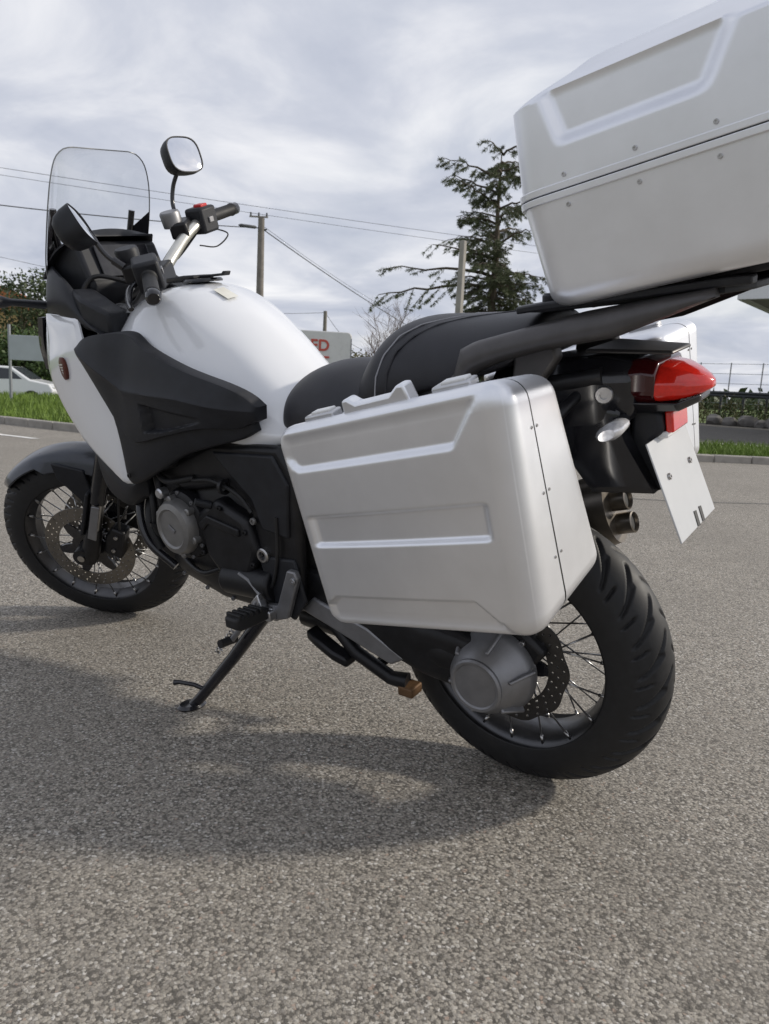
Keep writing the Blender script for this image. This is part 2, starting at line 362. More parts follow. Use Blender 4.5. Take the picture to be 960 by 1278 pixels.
# grass on the verge (uncountable): blades in one mesh
def blades(name, spots, m, hmin, hmax):
    V = []; F = []
    for x, y, z in spots:
        a = random.random()*6.283; h_ = random.uniform(hmin, hmax); w_ = random.uniform(.006, .014)*(h_/.1)**.3; lx, ly = random.uniform(-.5, .5)*h_, random.uniform(-.5, .5)*h_
        k = len(V); c, s = math.cos(a)*w_, math.sin(a)*w_
        V += [(x-c, y-s, z), (x+c, y+s, z), (x+c*.6+lx*.4, y+s*.6+ly*.4, z+h_*.6), (x-c*.6+lx*.4, y-s*.6+ly*.4, z+h_*.6), (x+lx, y+ly, z+h_)]; F += [(k, k+1, k+2, k+3), (k+3, k+2, k+4)]
    o = obj(name, G().add(V, F), m, auto=0, fix=False); o['kind'] = 'stuff'; return o
kpd = resample(lot[2:12], 200, smooth=True); spots = []
while len(spots) < 60000:
    p = random.choice(kpd); q = random.random()**1.5
    far = 2.6 if p.x < 3.2 else 15.0
    n_ = Vector((.35, -1, 0)).normalized() if p.x > 9 else Vector((.55, -.8, 0))
    pp = p+n_*(.2+q*far)+Vector((random.uniform(-.3, .3), random.uniform(-.3, .1), 0))
    spots.append((pp.x, pp.y, drop(pp.x, pp.y)-.03))
gr_ = blades('verge_grass', spots, 'grass', .09, .26); tag(gr_, 'short green grass on the verge behind the kerb', 'grass')
# ================================================================== MOTORCYCLE (bike frame: X forward, Y left, Z up; the whole leans on its stand)
LEAN = R(10.95); STEER = R(31.06)
bike = thing('motorcycle', 'white and black adventure touring motorcycle leaning on its side stand', 'motorcycle', (0, 0, 0), (-LEAN, 0, 0))
BM = Matrix.Rotation(-LEAN, 4, 'X')
rake = R(28); PIV = Vector((1.545, 0, .329)); kax = Vector((-math.sin(rake), 0, math.cos(rake)))
SM = Matrix.Translation(PIV+Vector((0, 0, -.0125))) @ Matrix.Rotation(STEER, 4, kax) @ Matrix.Translation(-PIV)     # turned to the left lock
def st(p): return SM @ Vector(p)

# ---- wheels
def tyre_mesh(Rt, hw, h, bead, name, M, parent, nper, long_=1.0):
    nth, ns = 840, 72
    aa = np.linspace(-R(104), R(104), ns); th = np.linspace(0, 2*np.pi, nth, endpoint=False)
    y = hw*np.sin(aa); r = Rt-h+h*np.cos(aa)
    arc = aa*(hw+h)/2
    TH, S = np.meshgrid(th, arc, indexing='ij')
    dep = np.zeros_like(TH)
    per = 2*np.pi/nper
    for side in (1, -1):
        s = S*side; base = TH+(0 if side > 0 else per/2)
        for (off, s0, s1, k, wd) in ((0, .006*long_, .072*long_, 1.1, .0036), (per*.52, .030*long_, .086*long_, .75, .0034), (per*.27, .062*long_, .092*long_, .4, .0022)):
            x = base-off-k*(s-s0)*(1+.0*s)/Rt*1.0
            d = (x+per/2) % per-per/2
            dist = np.abs(d)*Rt*.8
            m = (1-sstep(wd*.6, wd*1.5, dist))*sstep(s0-.003, s0+.003, s)*(1-sstep(s1-.003, s1+.003, s))
            dep = np.maximum(dep, m)
    rr = r[None, :]-dep*.0075*np.cos(aa)[None, :]; yy = y[None, :]-dep*.0075*np.sin(aa)[None, :]
    # bead rings
    bl = np.stack([np.full(nth, bead+.012), np.full(nth, bead)], 1)
    rr = np.concatenate([bl[:, ::-1], rr, bl], 1); yb = np.array([hw*.62, hw*.74])
    yy = np.concatenate([np.tile(-yb, (nth, 1)), yy+0*TH, np.tile(yb[::-1], (nth, 1))], 1)
    X = rr*np.cos(th)[:, None]; Z = rr*np.sin(th)[:, None]
    V = np.stack([X, yy, Z], -1).reshape(-1, 3); A = np.array(M); V = V @ A[:3, :3].T+A[:3, 3]
    m = ns+4; i, j = np.meshgrid(np.arange(nth), np.arange(m-1), indexing='ij'); i2 = (i+1) % nth
    F = np.stack([i*m+j, i*m+j+1, i2*m+j+1, i2*m+j], -1).reshape(-1, 4)
    me = bpy.data.meshes.new(name); me.from_pydata(V.tolist(), [], F.tolist())
    return obj(name, me, 'rubber', parent, auto=0)
def wheel(name, cen, Rt, hw, h, rimr, nper, M0, hubw, discs, nsp, disc_r, disc_m, label=None, tl=1.0, petal=0):
    M = M0 @ Matrix.Translation(cen)
    rw = hw*.74
    prof = [(rimr+.010, -rw-.004), (rimr+.010, -rw+.006), (rimr-.004, -rw+.012), (rimr-.018, -rw*.45), (rimr-.018, rw*.45), (rimr-.004, rw-.012), (rimr+.010, rw-.006), (rimr+.010, rw+.004), (rimr-.002, rw+.002), (rimr-.014, rw-.010), (rimr-.028, rw*.4), (rimr-.028, -rw*.4), (rimr-.014, -rw+.010), (rimr-.002, -rw-.002)]
    root = obj(name, G().rev(prof, 96, M, close=True), 'rim_metal', bike)
    tyre_mesh(Rt, hw, h, rimr, 'tyre', M, root, nper, tl)
    hub = [(0.012, -hubw), (.030, -hubw), (.032, -hubw+.012), (.05, -hubw+.014), (.05, -hubw+.02), (.034, -hubw+.026), (.028, 0), (.034, hubw-.026), (.05, hubw-.02), (.05, hubw-.014), (.032, hubw-.012), (.030, hubw), (.012, hubw)]
    obj('hub', G().rev(hub, 36, M), 'gloss_black', root)
    g = G().tube([(0, 0, 0), (0, 0, 1)], .0021, 6); ms = bpy.data.meshes.new('spoke'); ms.from_pydata([tuple(v) for v in g.V], [], g.F)
    gn = G().tube([(0, 0, 0), (0, 0, .022)], [.0042, .0032], 6); mn = bpy.data.meshes.new('nipple'); mn.from_pydata([tuple(v) for v in gn.V], [], gn.F)
    for k in range(nsp):
        side = 1 if k % 2 else -1; cross = 1 if (k//2) % 2 else -1
        a = 2*math.pi*(k+.5*(side > 0)*.3)/nsp; b = a+cross*R(34)
        p0 = Vector((.047*math.cos(b), side*(hubw-.017), .047*math.sin(b))); p1 = Vector(((rimr-.003)*math.cos(a), side*(rw-.006), (rimr-.003)*math.sin(a)))
        d = p1-p0; Q = d.to_track_quat('Z', 'Y').to_matrix().to_4x4()
        s = obj('spoke', ms, 'spoke', root, auto=0, M=M @ Matrix.Translation(p0) @ Q @ Matrix.Diagonal((1, 1, d.length, 1)))
        s = obj('spoke_nipple', mn, 'steel', root, auto=0, M=M @ Matrix.Translation(p0+d*(1-.024/d.length)) @ Q)
    for yd, sgn in discs:
        holes = []
        ri = disc_r*.70
        for ring, rr_ in enumerate((.76, .85, .94)):
            nh = 30
            for k in range(nh):
                q = 2*math.pi*(k+ring*.33)/nh; holes.append(circ(disc_r*rr_*math.cos(q), disc_r*rr_*math.sin(q), .0032, 7))
        outer = [((disc_r+petal*math.cos(10*2*math.pi*k/160))*math.cos(2*math.pi*k/160), (disc_r+petal*math.cos(10*2*math.pi*k/160))*math.sin(2*math.pi*k/160)) for k in range(160)]
        inner = [(ri*math.cos(2*math.pi*k/80), ri*math.sin(2*math.pi*k/80)) for k in range(80)]
        V, F = plate2d(outer, [inner]+holes, .005)
        RM = Matrix.Rotation(R(90), 4, 'X')
        obj('brake_disc', G().add(V, F, M @ Matrix.Translation((0, yd, 0)) @ RM), disc_m, root, auto=30)
        # carrier: ring with six arms
        arms = []
        for k in range(60):
            q = 2*math.pi*k/60; f = max(0, math.cos(6*q))**.6 if math.cos(6*q) > 0 else 0
            rr_ = .062+(ri+.004-.062)*f; arms.append((rr_*math.cos(q), rr_*math.sin(q)))
        V, F = plate2d(arms, [circ(0, 0, .036, 30)], .006)
        obj('disc_carrier', G().add(V, F, M @ Matrix.Translation((0, yd-sgn*.001, 0)) @ RM), 'gloss_black', root, auto=30)
    return root, M
fw, FWM = wheel('front_wheel', (1.595, 0, .329), .329, .056, .078, .243, 30, SM, .055, [(.066, 1), (-.066, -1)], 36, .155, 'disc_steel', tl=.8)
rw_, RWM = wheel('rear_wheel', (0, 0, .321), .321, .077, .088, .222, 27, Matrix.Identity(4), .06, [(.082, 1)], 36, .138, 'disc_dark', petal=.003)

# ---- fork (turned with the bars)
def along(s, y, off=0):   # point on the fork axis: s metres up from axle height
    return Vector((1.595-.02, y, .329))+kax*s+Vector((math.cos(rake), 0, math.sin(rake)))*off
fork = obj('fork', G().box((0, 0, 0), (.03, .13, .022), SM @ Matrix.Translation(along(.60, 0, -.02)) @ Matrix.Rotation(-rake, 4, 'Y')), 'engine_black', bike, bevel=.006)
obj('yoke', G().box((0, 0, 0), (.03, .12, .014), SM @ Matrix.Translation(along(.86, 0, -.02)) @ Matrix.Rotation(-rake, 4, 'Y')), 'engine_black', fork, bevel=.006)
for s in (1, -1):
    y = s*.102
    obj('fork_tube', G().tube([st(along(.22, y)), st(along(.88, y))], .027, 20), 'gloss_black', fork)
    obj('stanchion', G().tube([st(along(.05, y)), st(along(.30, y))], .0215, 20), 'steel', fork)
    obj('fork_lower', G().tube([st(along(-.035, y)), st(along(.0, y)), st(along(.09, y)), st(along(.11, y))], [.022, .03, .028, .024], 18), 'engine_black', fork)
    obj('fork_guard', G().box((0, 0, 0), (.006, .024, .085), SM @ Matrix.Translation(along(.165, y, .03)) @ Matrix.Rotation(-rake, 4, 'Y')), 'black_plastic', fork, bevel=.004)
    gp = G().prism([(-.012, -.06), (.016, -.06), (.018, .07), (-.008, .075)], -.004, .004, SM @ Matrix.Translation(along(.15, s*.135, -.012)) @ Matrix.Rotation(-rake, 4, 'Y'))
    obj('fork_reflector', gp, 'cast_grey', fork, bevel=.002)
    cal = obj('brake_caliper', G().prism([(-.03, -.055), (.03, -.05), (.036, .02), (.02, .06), (-.025, .055)], -.026, .026, SM @ Matrix.Translation(along(.075, s*.082, -.075)) @ Matrix.Rotation(-rake, 4, 'Y')), 'engine_black', fork, bevel=.008)
    for dz in (-.025, .03): bolt(st(along(.075+dz, s*.108, -.075)), SM.to_3x3() @ Vector((0, s, 0)), .007, .006, cal)
    obj('brake_hose', G().tube(catmull([st(along(.12, s*.095, -.08)), st(along(.25, s*.12, -.07)), st(along(.40, s*.10, -.05)), st(along(.58, s*.06, -.03))], 20), .004, 8), 'rubber', fork)
obj('front_axle', G().tube([st((1.595, -.135, .329)), st((1.595, .135, .329))], .012, 16), 'steel', fork)
for s in (1, -1): obj('axle_clamp', G().tube([st((1.595, s*.075, .329)), st((1.595, s*.13, .329))], [.034, .03], 20), 'engine_black', fork)
# ---- front mudguard
rings = []
for i in range(30):
    a = R(44+(150-44)*i/29); ends = min(1, i/4+.35, (29-i)/5+.45)
    wd = .070*ends; rr_ = .347
    ring = []
    for j in range(13):
        q = -1+2*j/12; ring.append((rr_-.024*abs(q)**3-(.03 if 9 < i < 24 else .005)*max(0, abs(q)-.75)/.25, wd*q))
    for j in range(13):
        q = 1-2*j/12; ring.append((rr_-.005-.024*abs(q)**3-(.03 if 9 < i < 24 else .005)*max(0, abs(q)-.75)/.25, (wd-.004)*q))
    rings.append([(1.595+.0+r_*math.cos(a), y_, .329+r_*math.sin(a)) for r_, y_ in ring])
obj('front_mudguard', G().loft(rings, SM), 'dark_paint', bike)
for s in (1, -1):
    g = G().prism([(1.50, .62), (1.60, .655), (1.60, .60), (1.54, .50), (1.50, .50)], s*.066, s*.076, SM)
    obj('mudguard_stay', g, 'black_plastic', bike, bevel=.004)

# ---- swing arm and shaft final drive (left side), exhaust (right side)
sw = obj('swing_arm', G().loft([[(x, .13+dy*b, z+dz*h) for dy, dz in ((-1, -.7), (-.7, -1), (.7, -1), (1, -.7), (1, .7), (.7, 1), (-.7, 1), (-1, .7))] for x, z, b, h in ((.56, .42, .035, .05), (.45, .405, .04, .058), (.3, .375, .045, .062), (.16, .345, .05, .066), (.07, .33, .036, .066), (.03, .325, .028, .055))]), 'engine_black', bike, bevel=.01)
obj('arm_gusset', G().prism([(.50, .36), (.24, .285), (.20, .31), (.30, .36), (.46, .40)], .165, .178), 'cast_grey', sw, bevel=.005)
obj('cross_member', G().box((.46, .0, .40), (.05, .13, .05)), 'engine_black', sw, bevel=.015)
fdm = Matrix.Translation((.012, 0, .312))
fdh = obj('final_drive', G().rev([(.075, .095), (.092, .10), (.096, .115), (.090, .135), (.080, .15), (.072, .175), (.062, .185), (.058, .19)], 48, fdm), 'cast_grey', sw)
obj('axle_cap', G().rev([(.058, .183), (.059, .195), (.055, .199), (.050, .1985), (.047, .1955), (.012, .197), (0, .197)], 48, fdm), 'cast_grey', fdh)
for k in range(6):
    a = R(60*k+15); rib = G().prism([(.0, .0), (.03, .0), (.03, .006), (.0, .006)], -.02, .02)
    obj('housing_rib', G().box((0, 0, 0), (.012, .032, .004), fdm @ Matrix.Rotation(a, 4, 'Y') @ Matrix.Translation((.080, .148, 0)) @ Matrix.Rotation(R(28), 4, 'Z')), 'cast_grey', fdh, bevel=.003)
    bolt(fdm @ Vector((.088*math.cos(a+.5), .12, .088*math.sin(a+.5))), (math.cos(a+.5)*.4, 1, math.sin(a+.5)*.4), .007, .006, fdh)
obj('shaft_boot', G().tube([(.15, .122, .342), (.12, .118, .338), (.09, .112, .332), (.05, .105, .326)], [.056, .060, .060, .056], 24), 'engine_black', sw)
cal = obj('rear_caliper', G().prism([(-.10, .37), (-.04, .42), (.03, .43), (.03, .385), (-.02, .36), (-.07, .33)], .062, .108), 'engine_black', sw, bevel=.01)
bolt((-.05, .108, .385), (0, 1, 0), .007, .006, cal); bolt((0, .108, .405), (0, 1, 0), .007, .006, cal)
rings = []
for x, y, z, r_ in ((.36, -.15, .40, .03), (.30, -.17, .42, .048), (.24, -.185, .45, .060), (.02, -.185, .54, .068), (-.10, -.18, .588, .070), (-.128, -.18, .600, .066)):
    rings.append([(x+.35*r_*math.sin(a), y+r_*.85*math.cos(a), z+r_*1.12*math.sin(a)) for a in [2*math.pi*k/28 for k in range(28)]])
sil = obj('silencer', G().loft(rings), 'exhaust', bike)
for dz, dx in ((.016, -.006), (-.034, -.022)):
    c = Vector((-.128+dx, -.18, .603+dz)); d = Vector((-1, 0, .30)).normalized()
    obj('outlet', G().rev([(.015, -.02), (.023, -.02), (.024, .022), (.021, .024), (.019, .02), (.019, -.02)], 28, axisM(c, d)), 'exhaust', sil)
    obj('outlet_bore', G().rev([(0, .016), (.0188, .016), (.0188, .010), (0, .010)], 24, axisM(c, d)), 'print_black', sil)
obj('heat_shield', G().prism([(.22, .50), (.0, .60), (-.08, .635), (-.08, .60), (.0, .555), (.20, .455)], -.262, -.250), 'black_plastic', sil, bevel=.004)
# exhaust headers and collector under the engine
pipe = catmull([(1.03, .06, .50), (1.07, .07, .42), (1.00, .075, .335), (.85, .08, .305), (.65, .03, .30), (.50, -.06, .31), (.38, -.14, .38)], 40)
hd = obj('exhaust_header', G().tube(pipe, .024, 14), 'exhaust', bike)
obj('collector', G().loft([[(x, .02+w_*math.cos(a), .285+h_*math.sin(a)) for a in [2*math.pi*k/20 for k in range(20)]] for x, w_, h_ in ((.62, .05, .03), (.58, .09, .045), (.44, .095, .045), (.40, .05, .03))]), 'engine_black', hd)

# ---- engine
eng = obj('engine', G().loft([[(x, b*dy, z0+(z1-z0)*dz) for dy, dz in ((-1, .15), (-.85, 0), (.85, 0), (1, .15), (1, .8), (.8, 1), (-.8, 1), (-1, .8))] for x, b, z0, z1 in ((1.03, .13, .38, .62), (.98, .165, .34, .66), (.80, .185, .315, .67), (.62, .175, .31, .68), (.50, .15, .33, .66), (.46, .13, .37, .60))]), 'engine_black', bike, bevel=.012)
def cyl_head(c, tilt, hgt):
    M = Matrix.Translation(c) @ Matrix.Rotation(tilt, 4, 'Y')
    h = obj('cylinder_head', G().box((0, 0, 0), (.075, .15, hgt), M), 'engine_black', eng, bevel=.012)
    obj('cam_cover', G().box((0, 0, hgt+.02), (.068, .145, .025), M), 'engine_grey' if False else 'engine_black', eng, bevel=.012)
    return h
cyl_head((1.03, 0, .62), R(40), .07); cyl_head((.66, 0, .72), R(-36), .06)
# round alternator cover with its dark flange
EC = Vector((.868, 0, .527))
cm = Matrix.Translation(EC) @ Matrix.Diagonal((.80, 1, .86, 1))
obj('crankcase_flange', G().rev([(0, .17), (.108, .17), (.112, .185), (.106, .205), (.092, .212), (0, .212)], 40, cm), 'engine_black', eng)
ac = obj('alternator_cover', G().rev([(.088, .205), (.086, .226), (.078, .240), (.062, .245), (.056, .2405), (.02, .2405), (0, .2405)], 8*6, cm), 'engine_grey', eng)
for k in range(6):
    a = R(60*k+20); obj('cover_lug', G().rev([(0, .2), (.012, .2), (.012, .228), (.008, .231), (0, .231)], 12, cm @ Matrix.Translation((.086*math.cos(a), 0, .086*math.sin(a)))), 'engine_grey', ac)
obj('cover_mark', G().box((0, .2425, 0), (.016, .0012, .006), cm @ Matrix.Rotation(R(-30), 4, 'Y')), 'cast_grey', ac, bevel=.0008)
obj('oil_plug', G().rev([(0, .215), (.014, .215), (.014, .236), (.01, .240), (0, .24)], 14, Matrix.Translation((.905, 0, .615))), 'aluminium', eng)
# second cover behind, gear case, sump
obj('gear_case', G().prism([(.78, .46), (.80, .57), (.72, .62), (.62, .58), (.59, .50), (.63, .42), (.72, .40)], .16, .215), 'engine_black', eng, bevel=.016, seg=3)
obj('gear_case_rib', G().prism([(.785, .55), (.75, .575), (.64, .555), (.64, .535), (.75, .552), (.775, .53)], .212, .222), 'engine_black', eng, bevel=.004)
obj('starter_motor', G().tube([(.73, .19, .405), (.56, .19, .415)], .042, 24), 'engine_black', eng, bevel=.008)
obj('sump', G().loft([[(x, b*dy, z0+(z1-z0)*dz) for dy, dz in ((-.6, 0), (.6, 0), (1, .6), (1, 1), (-1, 1), (-1, .6))] for x, b, z0, z1 in ((1.10, .05, .37, .43), (1.05, .12, .325, .43), (.92, .16, .29, .43), (.72, .16, .278, .42), (.60, .13, .29, .40))]), 'gloss_black', eng, bevel=.01)
for p in ((.70, .216, .60), (.62, .216, .55), (.605, .216, .47), (.72, .216, .415), (.785, .216, .47)): bolt(p, (0, 1, 0), .007, .006, eng, 'engine_black')
for i, (a, b, c, r_) in enumerate((((1.0, .17, .70), (.95, .20, .62), (.97, .18, .50), .011), ((.98, .19, .69), (.90, .215, .645), (.80, .20, .66), .008), ((1.08, .12, .60), (1.06, .17, .50), (1.03, .17, .42), .013), ((.66, .18, .46), (.58, .2, .40), (.55, .19, .34), .006))):
    obj('hose', G().tube(catmull([a, b, c], 16), r_, 10), 'rubber', eng)
for pts_, r_, m_ in (([(1.06, .10, .72), (1.03, .17, .69), (.95, .205, .675), (.86, .205, .70)], .016, 'rubber'), ([(.97, .13, .44), (1.02, .175, .47), (1.01, .185, .55), (1.04, .16, .62)], .009, 'rubber'),
    ([(.80, .205, .655), (.72, .212, .665), (.64, .208, .64), (.60, .206, .60)], .005, 'rubber'), ([(.62, .20, .39), (.56, .208, .42), (.53, .207, .50), (.52, .205, .60)], .0045, 'rubber'), ([(.76, .19, .42), (.82, .20, .40), (.90, .18, .405), (.98, .15, .42)], .007, 'engine_black')):
    obj('hose', G().tube(catmull(pts_, 24), r_, 10), m_, eng)
for p_, d_ in (((.95, .20, .675), (1, 0, -.2)), ((1.015, .18, .50), (0, 0, 1)), ((.68, .21, .655), (1, 0, 0))): obj('hose_clip', G().rev([(.012, -.005), (.0195, -.005), (.0195, .005), (.012, .005)], 18, axisM(p_, d_)), 'engine_black', eng)
for k in range(6): obj('cooling_fin', G().box((0, 0, 0), (.07, .153, .0025), Matrix.Translation((1.03, 0, .62)) @ Matrix.Rotation(R(40), 4, 'Y') @ Matrix.Translation((0, 0, -.055+.02*k))), 'engine_black', eng)
for k in range(9):
    a = R(40*k+10); bolt(EC+Vector((.078*math.cos(a)*1.02, .205, .083*math.sin(a)*1.06)), (0, 1, 0), .0055, .006, eng, 'cast_grey')
for x_, z_ in ((.95, .36), (.86, .335), (.76, .325), (.66, .33)): bolt((x_, .162, z_), (0, 1, 0), .006, .006, eng, 'cast_grey')
obj('sensor', G().tube([(.74, .21, .60), (.76, .24, .615)], [.011, .009], 12), 'black_plastic', eng)
# radiator and shroud between fork and engine
obj('radiator', G().box((1.16, 0, .70), (.025, .19, .13), Matrix.Translation((1.16, 0, .7)) @ Matrix.Rotation(R(-14), 4, 'Y') @ Matrix.Translation((-1.16, 0, -.7))), 'black_plastic', bike, bevel=.008)
for s in (1, -1):
    g = patch([(1.255, s*.165, .72), (1.17, s*.20, .655), (1.05, s*.215, .62), (.99, s*.21, .66)], [(1.30, s*.15, .66), (1.24, s*.165, .56), (1.13, s*.18, .535), (1.02, s*.19, .58)], 18, 8, .01, .012, .004, Vector((0, s, 0)))
    obj('lower_shroud', g, 'black_plastic', bike)
    obj('engine_guard', G().tube(catmull([(1.12, s*.12, .60), (1.10, s*.17, .52), (1.06, s*.185, .44), (.99, s*.16, .37)], 20), .012, 12), 'gloss_black', bike)

# ---- frame
fr = obj('frame', G().box((.80, 0, .80), (.34, .09, .05)), 'engine_black', bike, bevel=.02)
for s in (1, -1):
    poly = [(.97, .66), (.88, .695), (.725, .755), (.50, .765), (.455, .70), (.465, .50), (.475, .40), (.55, .35), (.60, .40), (.605, .52), (.62, .61), (.69, .65), (.86, .615)]
    obj('frame_spar', G().prism(poly, s*.165, s*.197), 'engine_black', fr, bevel=.014, seg=3)
    obj('spar_cover', G().prism([(.72, .735), (.515, .745), (.475, .68), (.49, .55), (.575, .56), (.60, .63), (.66, .68)], s*.192, s*.204), 'black_plastic', fr, bevel=.009, seg=3)
    obj('heel_plate', G().prism([(.60, .49), (.48, .50), (.455, .40), (.50, .34), (.57, .37)], s*.193, s*.204), 'black_plastic', fr, bevel=.006)
    b = obj('pivot_bolt', G().rev([(.008, .19), (.019, .19), (.019, .206), (.016, .209), (.011, .209), (.009, .2), (.008, .2)], 20, Matrix.Translation((.581, 0, .494)) @ Matrix.Diagonal((1, s, 1, 1))), 'steel', fr)
    bolt((.60, s*.203, .578), (0, s, 0), .009, .006, fr, 'engine_grey')
    # subframe rails to the tail
    obj('subframe_rail', G().tube([(.50, s*.11, .74), (.30, s*.12, .82), (.05, s*.12, .885), (-.20, s*.10, .93)], .016, 14), 'engine_black', fr)
    obj('subframe_strut', G().tube([(.49, s*.12, .56), (.25, s*.13, .74), (-.02, s*.12, .86)], .014, 14), 'engine_black', fr)
    obj('pannier_stay', G().tube(catmull([(-.16, s*.10, .90), (-.14, s*.16, .86), (-.10, s*.17, .76), (.05, s*.17, .70), (.22, s*.15, .72), (.30, s*.13, .78)], 30), .011, 12), 'engine_black', fr)
obj('battery_box', G().prism([(.48, .60), (.20, .72), (.05, .78), (-.12, .82), (-.12, .89), (.10, .88), (.46, .78)], -.105, .105), 'black_plastic', fr, bevel=.015)
obj('shock', G().tube([(.42, 0, .42), (.40, 0, .64)], .035, 18), 'engine_black', fr)

# ---- tank
xs = [1.10, 1.07, 1.02, .95, .88, .82, .76, .70, .65, .60, .555, .52, .495, .48]
zt = [1.055, 1.080, 1.105, 1.122, 1.122, 1.106, 1.078, 1.040, .998, .945, .900, .872, .858, .85]
wh = [.13, .175, .220, .246, .256, .252, .240, .222, .206, .192, .181, .175, .172, .168]
zb = [.98, .95, .90, .86, .83, .80, .775, .755, .748, .745, .748, .755, .765, .78]
aw = [0, .2, .4, .55, .62, .68, .76, .85, .94, 1]; k1 = [0, .015, .05, .105, .15, .215, .32, .44, .56, .66]; k2 = [0, .03, .09, .17, .23, .30, .41, .53, .66, .76]
rings = []
for x, z, w_, b in zip(xs, zt, wh, zb):
    ring = []; H_ = z-b; f = min(1, max(0, (.90-x)/.2))
    half = [(a, z-H_*(p*(1-f)+q*f)) for a, p, q in zip(aw, k1, k2)]+[(.99, b+H_*.15), (.965, b+H_*.07), (.94, b)]
    for a, zz in half: ring.append((x, a*w_, zz))
    for a, zz in reversed(half[1:]): ring.append((x, -a*w_, zz))
    rings.append(ring)
tank = obj('fuel_tank', G().loft(rings), 'white_paint', bike, auto=70, sub=2)
cap = obj('filler_cap', G().rev([(0, 0), (.050, 0), (.052, .004), (.048, .009), (.02, .011), (0, .011)], 40, axisM((.905, 0, 1.119), (.02, 0, 1))), 'gloss_black', tank)
obj('cap_lid', G().prism([(1.01, 1.121), (.90, 1.128), (.90, 1.137), (.94, 1.138), (1.008, 1.134)], -.035, .035), 'black_plastic', tank, bevel=.003)
obj('cap_lever', G().prism([(.905, 1.130), (.812, 1.132), (.806, 1.142), (.814, 1.143), (.82, 1.138), (.905, 1.136)], -.011, .011), 'black_plastic', tank, bevel=.002)
# warning label on the tank top
g = G(); V = []; F = []
for i in range(9):
    for j in range(5):
        x = .815-.05*i/8; y = .012+.035*j/4
        k = next(k for k in range(len(xs)-1) if xs[k] >= x >= xs[k+1]); u = (xs[k]-x)/(xs[k]-xs[k+1]); z = zt[k]*(1-u)+zt[k+1]*u
        V.append((x, y, z+.0016-(y/.25)**2*.4*.30-y*.012))
for i in range(8):
    for j in range(4): F.append((i*5+j, i*5+j+1, i*5+j+6, i*5+j+5))
stk = obj('warning_label', g.add(V, F), 'sticker', tank)

# ---- white fairing panels and nose
fA = [(1.393, .17, 1.062), (1.392, .178, .985), (1.396, .19, .914), (1.365, .2, .849), (1.295, .215, .78), (1.194, .23, .705), (1.030, .245, .628)]
fB = [(1.168, .215, 1.052), (1.141, .228, .997), (1.125, .235, .96), (1.07, .242, .906), (1.01, .247, .848), (.95, .250, .77), (.99, .242, .632)]
for s in (1, -1):
    Vm = lambda L: [(x, y*s, z) for x, y, z in L]
    fp = obj('fairing_panel', patch(Vm(fA), Vm(fB), 44, 18, .010, .010, .005, Vector((0, s, 0))), 'white_paint', bike)
    # winged badge
    bM = Matrix.Translation((1.245, s*.2295, .922)) @ Matrix.Rotation(R(-9 if s > 0 else 9), 4, 'Z') @ Matrix.Rotation(R(14), 4, 'Y') @ Matrix.Diagonal((1, s, 1, 1))
    bd = obj('badge', G().rev([(0, -.004), (.030, -.004), (.031, .003), (.027, .0045), (0, .0045)], 36, bM @ Matrix.Diagonal((.62, 1, 1.0, 1))), 'badge', fp)
    for k in range(4):
        L_ = .019-.0035*k; obj('badge_wing', G().prism([(-.011+.003*k, .011-.0075*k), (L_-.004, .015-.0075*k), (L_-.007, .0105-.0075*k), (-.009+.003*k, .0065-.0075*k)], .0042, .0058, bM), 'badge_metal', bd, bevel=.0006)
nose_L = [(1.393, .165, 1.062), (1.396, .175, .985), (1.396, .185, .914), (1.365, .195, .849), (1.30, .205, .79)]
nose_R = [(x, -y, z) for x, y, z in nose_L]
nz = obj('nose_cowl', patch(nose_L, nose_R, 20, 24, .20, .012, .0, Vector((1, 0, 0))), 'white_paint', bike)
obj('headlight', patch([(1.535, .10, 1.03), (1.55, .10, .97), (1.545, .10, .92)], [(1.535, -.10, 1.03), (1.55, -.10, .97), (1.545, -.10, .92)], 10, 16, .062, .03, .004, Vector((1, 0, 0))), 'clear_lens', nz)
obj('headlight_surround', patch([(1.500, .135, 1.05), (1.52, .135, .97), (1.51, .135, .90)], [(1.500, -.135, 1.05), (1.52, -.135, .97), (1.51, -.135, .90)], 10, 16, .078, .03, .004, Vector((1, 0, 0))), 'gloss_black', nz)
# upper black cowl round the instruments (between nose and screen)
for s in (1, -1):
    g = patch([(1.39, s*.165, 1.065), (1.30, s*.19, 1.06), (1.17, s*.205, 1.035), (1.06, s*.215, 1.005)], [(1.36, s*.150, 1.19), (1.29, s*.175, 1.165), (1.22, s*.19, 1.13), (1.15, s*.19, 1.05)], 20, 10, .012, .012, .004, Vector((0, s, .0)))
    obj('inner_cowl', g, 'black_plastic', bike)
dash = obj('instrument_panel', G().prism([(1.34, 1.08), (1.38, 1.20), (1.28, 1.245), (1.245, 1.24), (1.20, 1.13), (1.22, 1.06)], -.13, .13), 'black_plastic', bike, bevel=.012, seg=3)
obj('display', G().box((0, 0, 0), (.003, .085, .045), Matrix.Translation((1.218, 0, 1.19)) @ Matrix.Rotation(R(20), 4, 'Y')), 'gloss_black', dash, bevel=.002)
obj('dash_hood', patch([(1.40, .15, 1.16), (1.31, .155, 1.225), (1.24, .12, 1.262)], [(1.40, -.15, 1.16), (1.31, -.155, 1.225), (1.24, -.12, 1.262)], 12, 14, .03, .008, .003, Vector((.3, 0, .95))), 'black_plastic', dash)
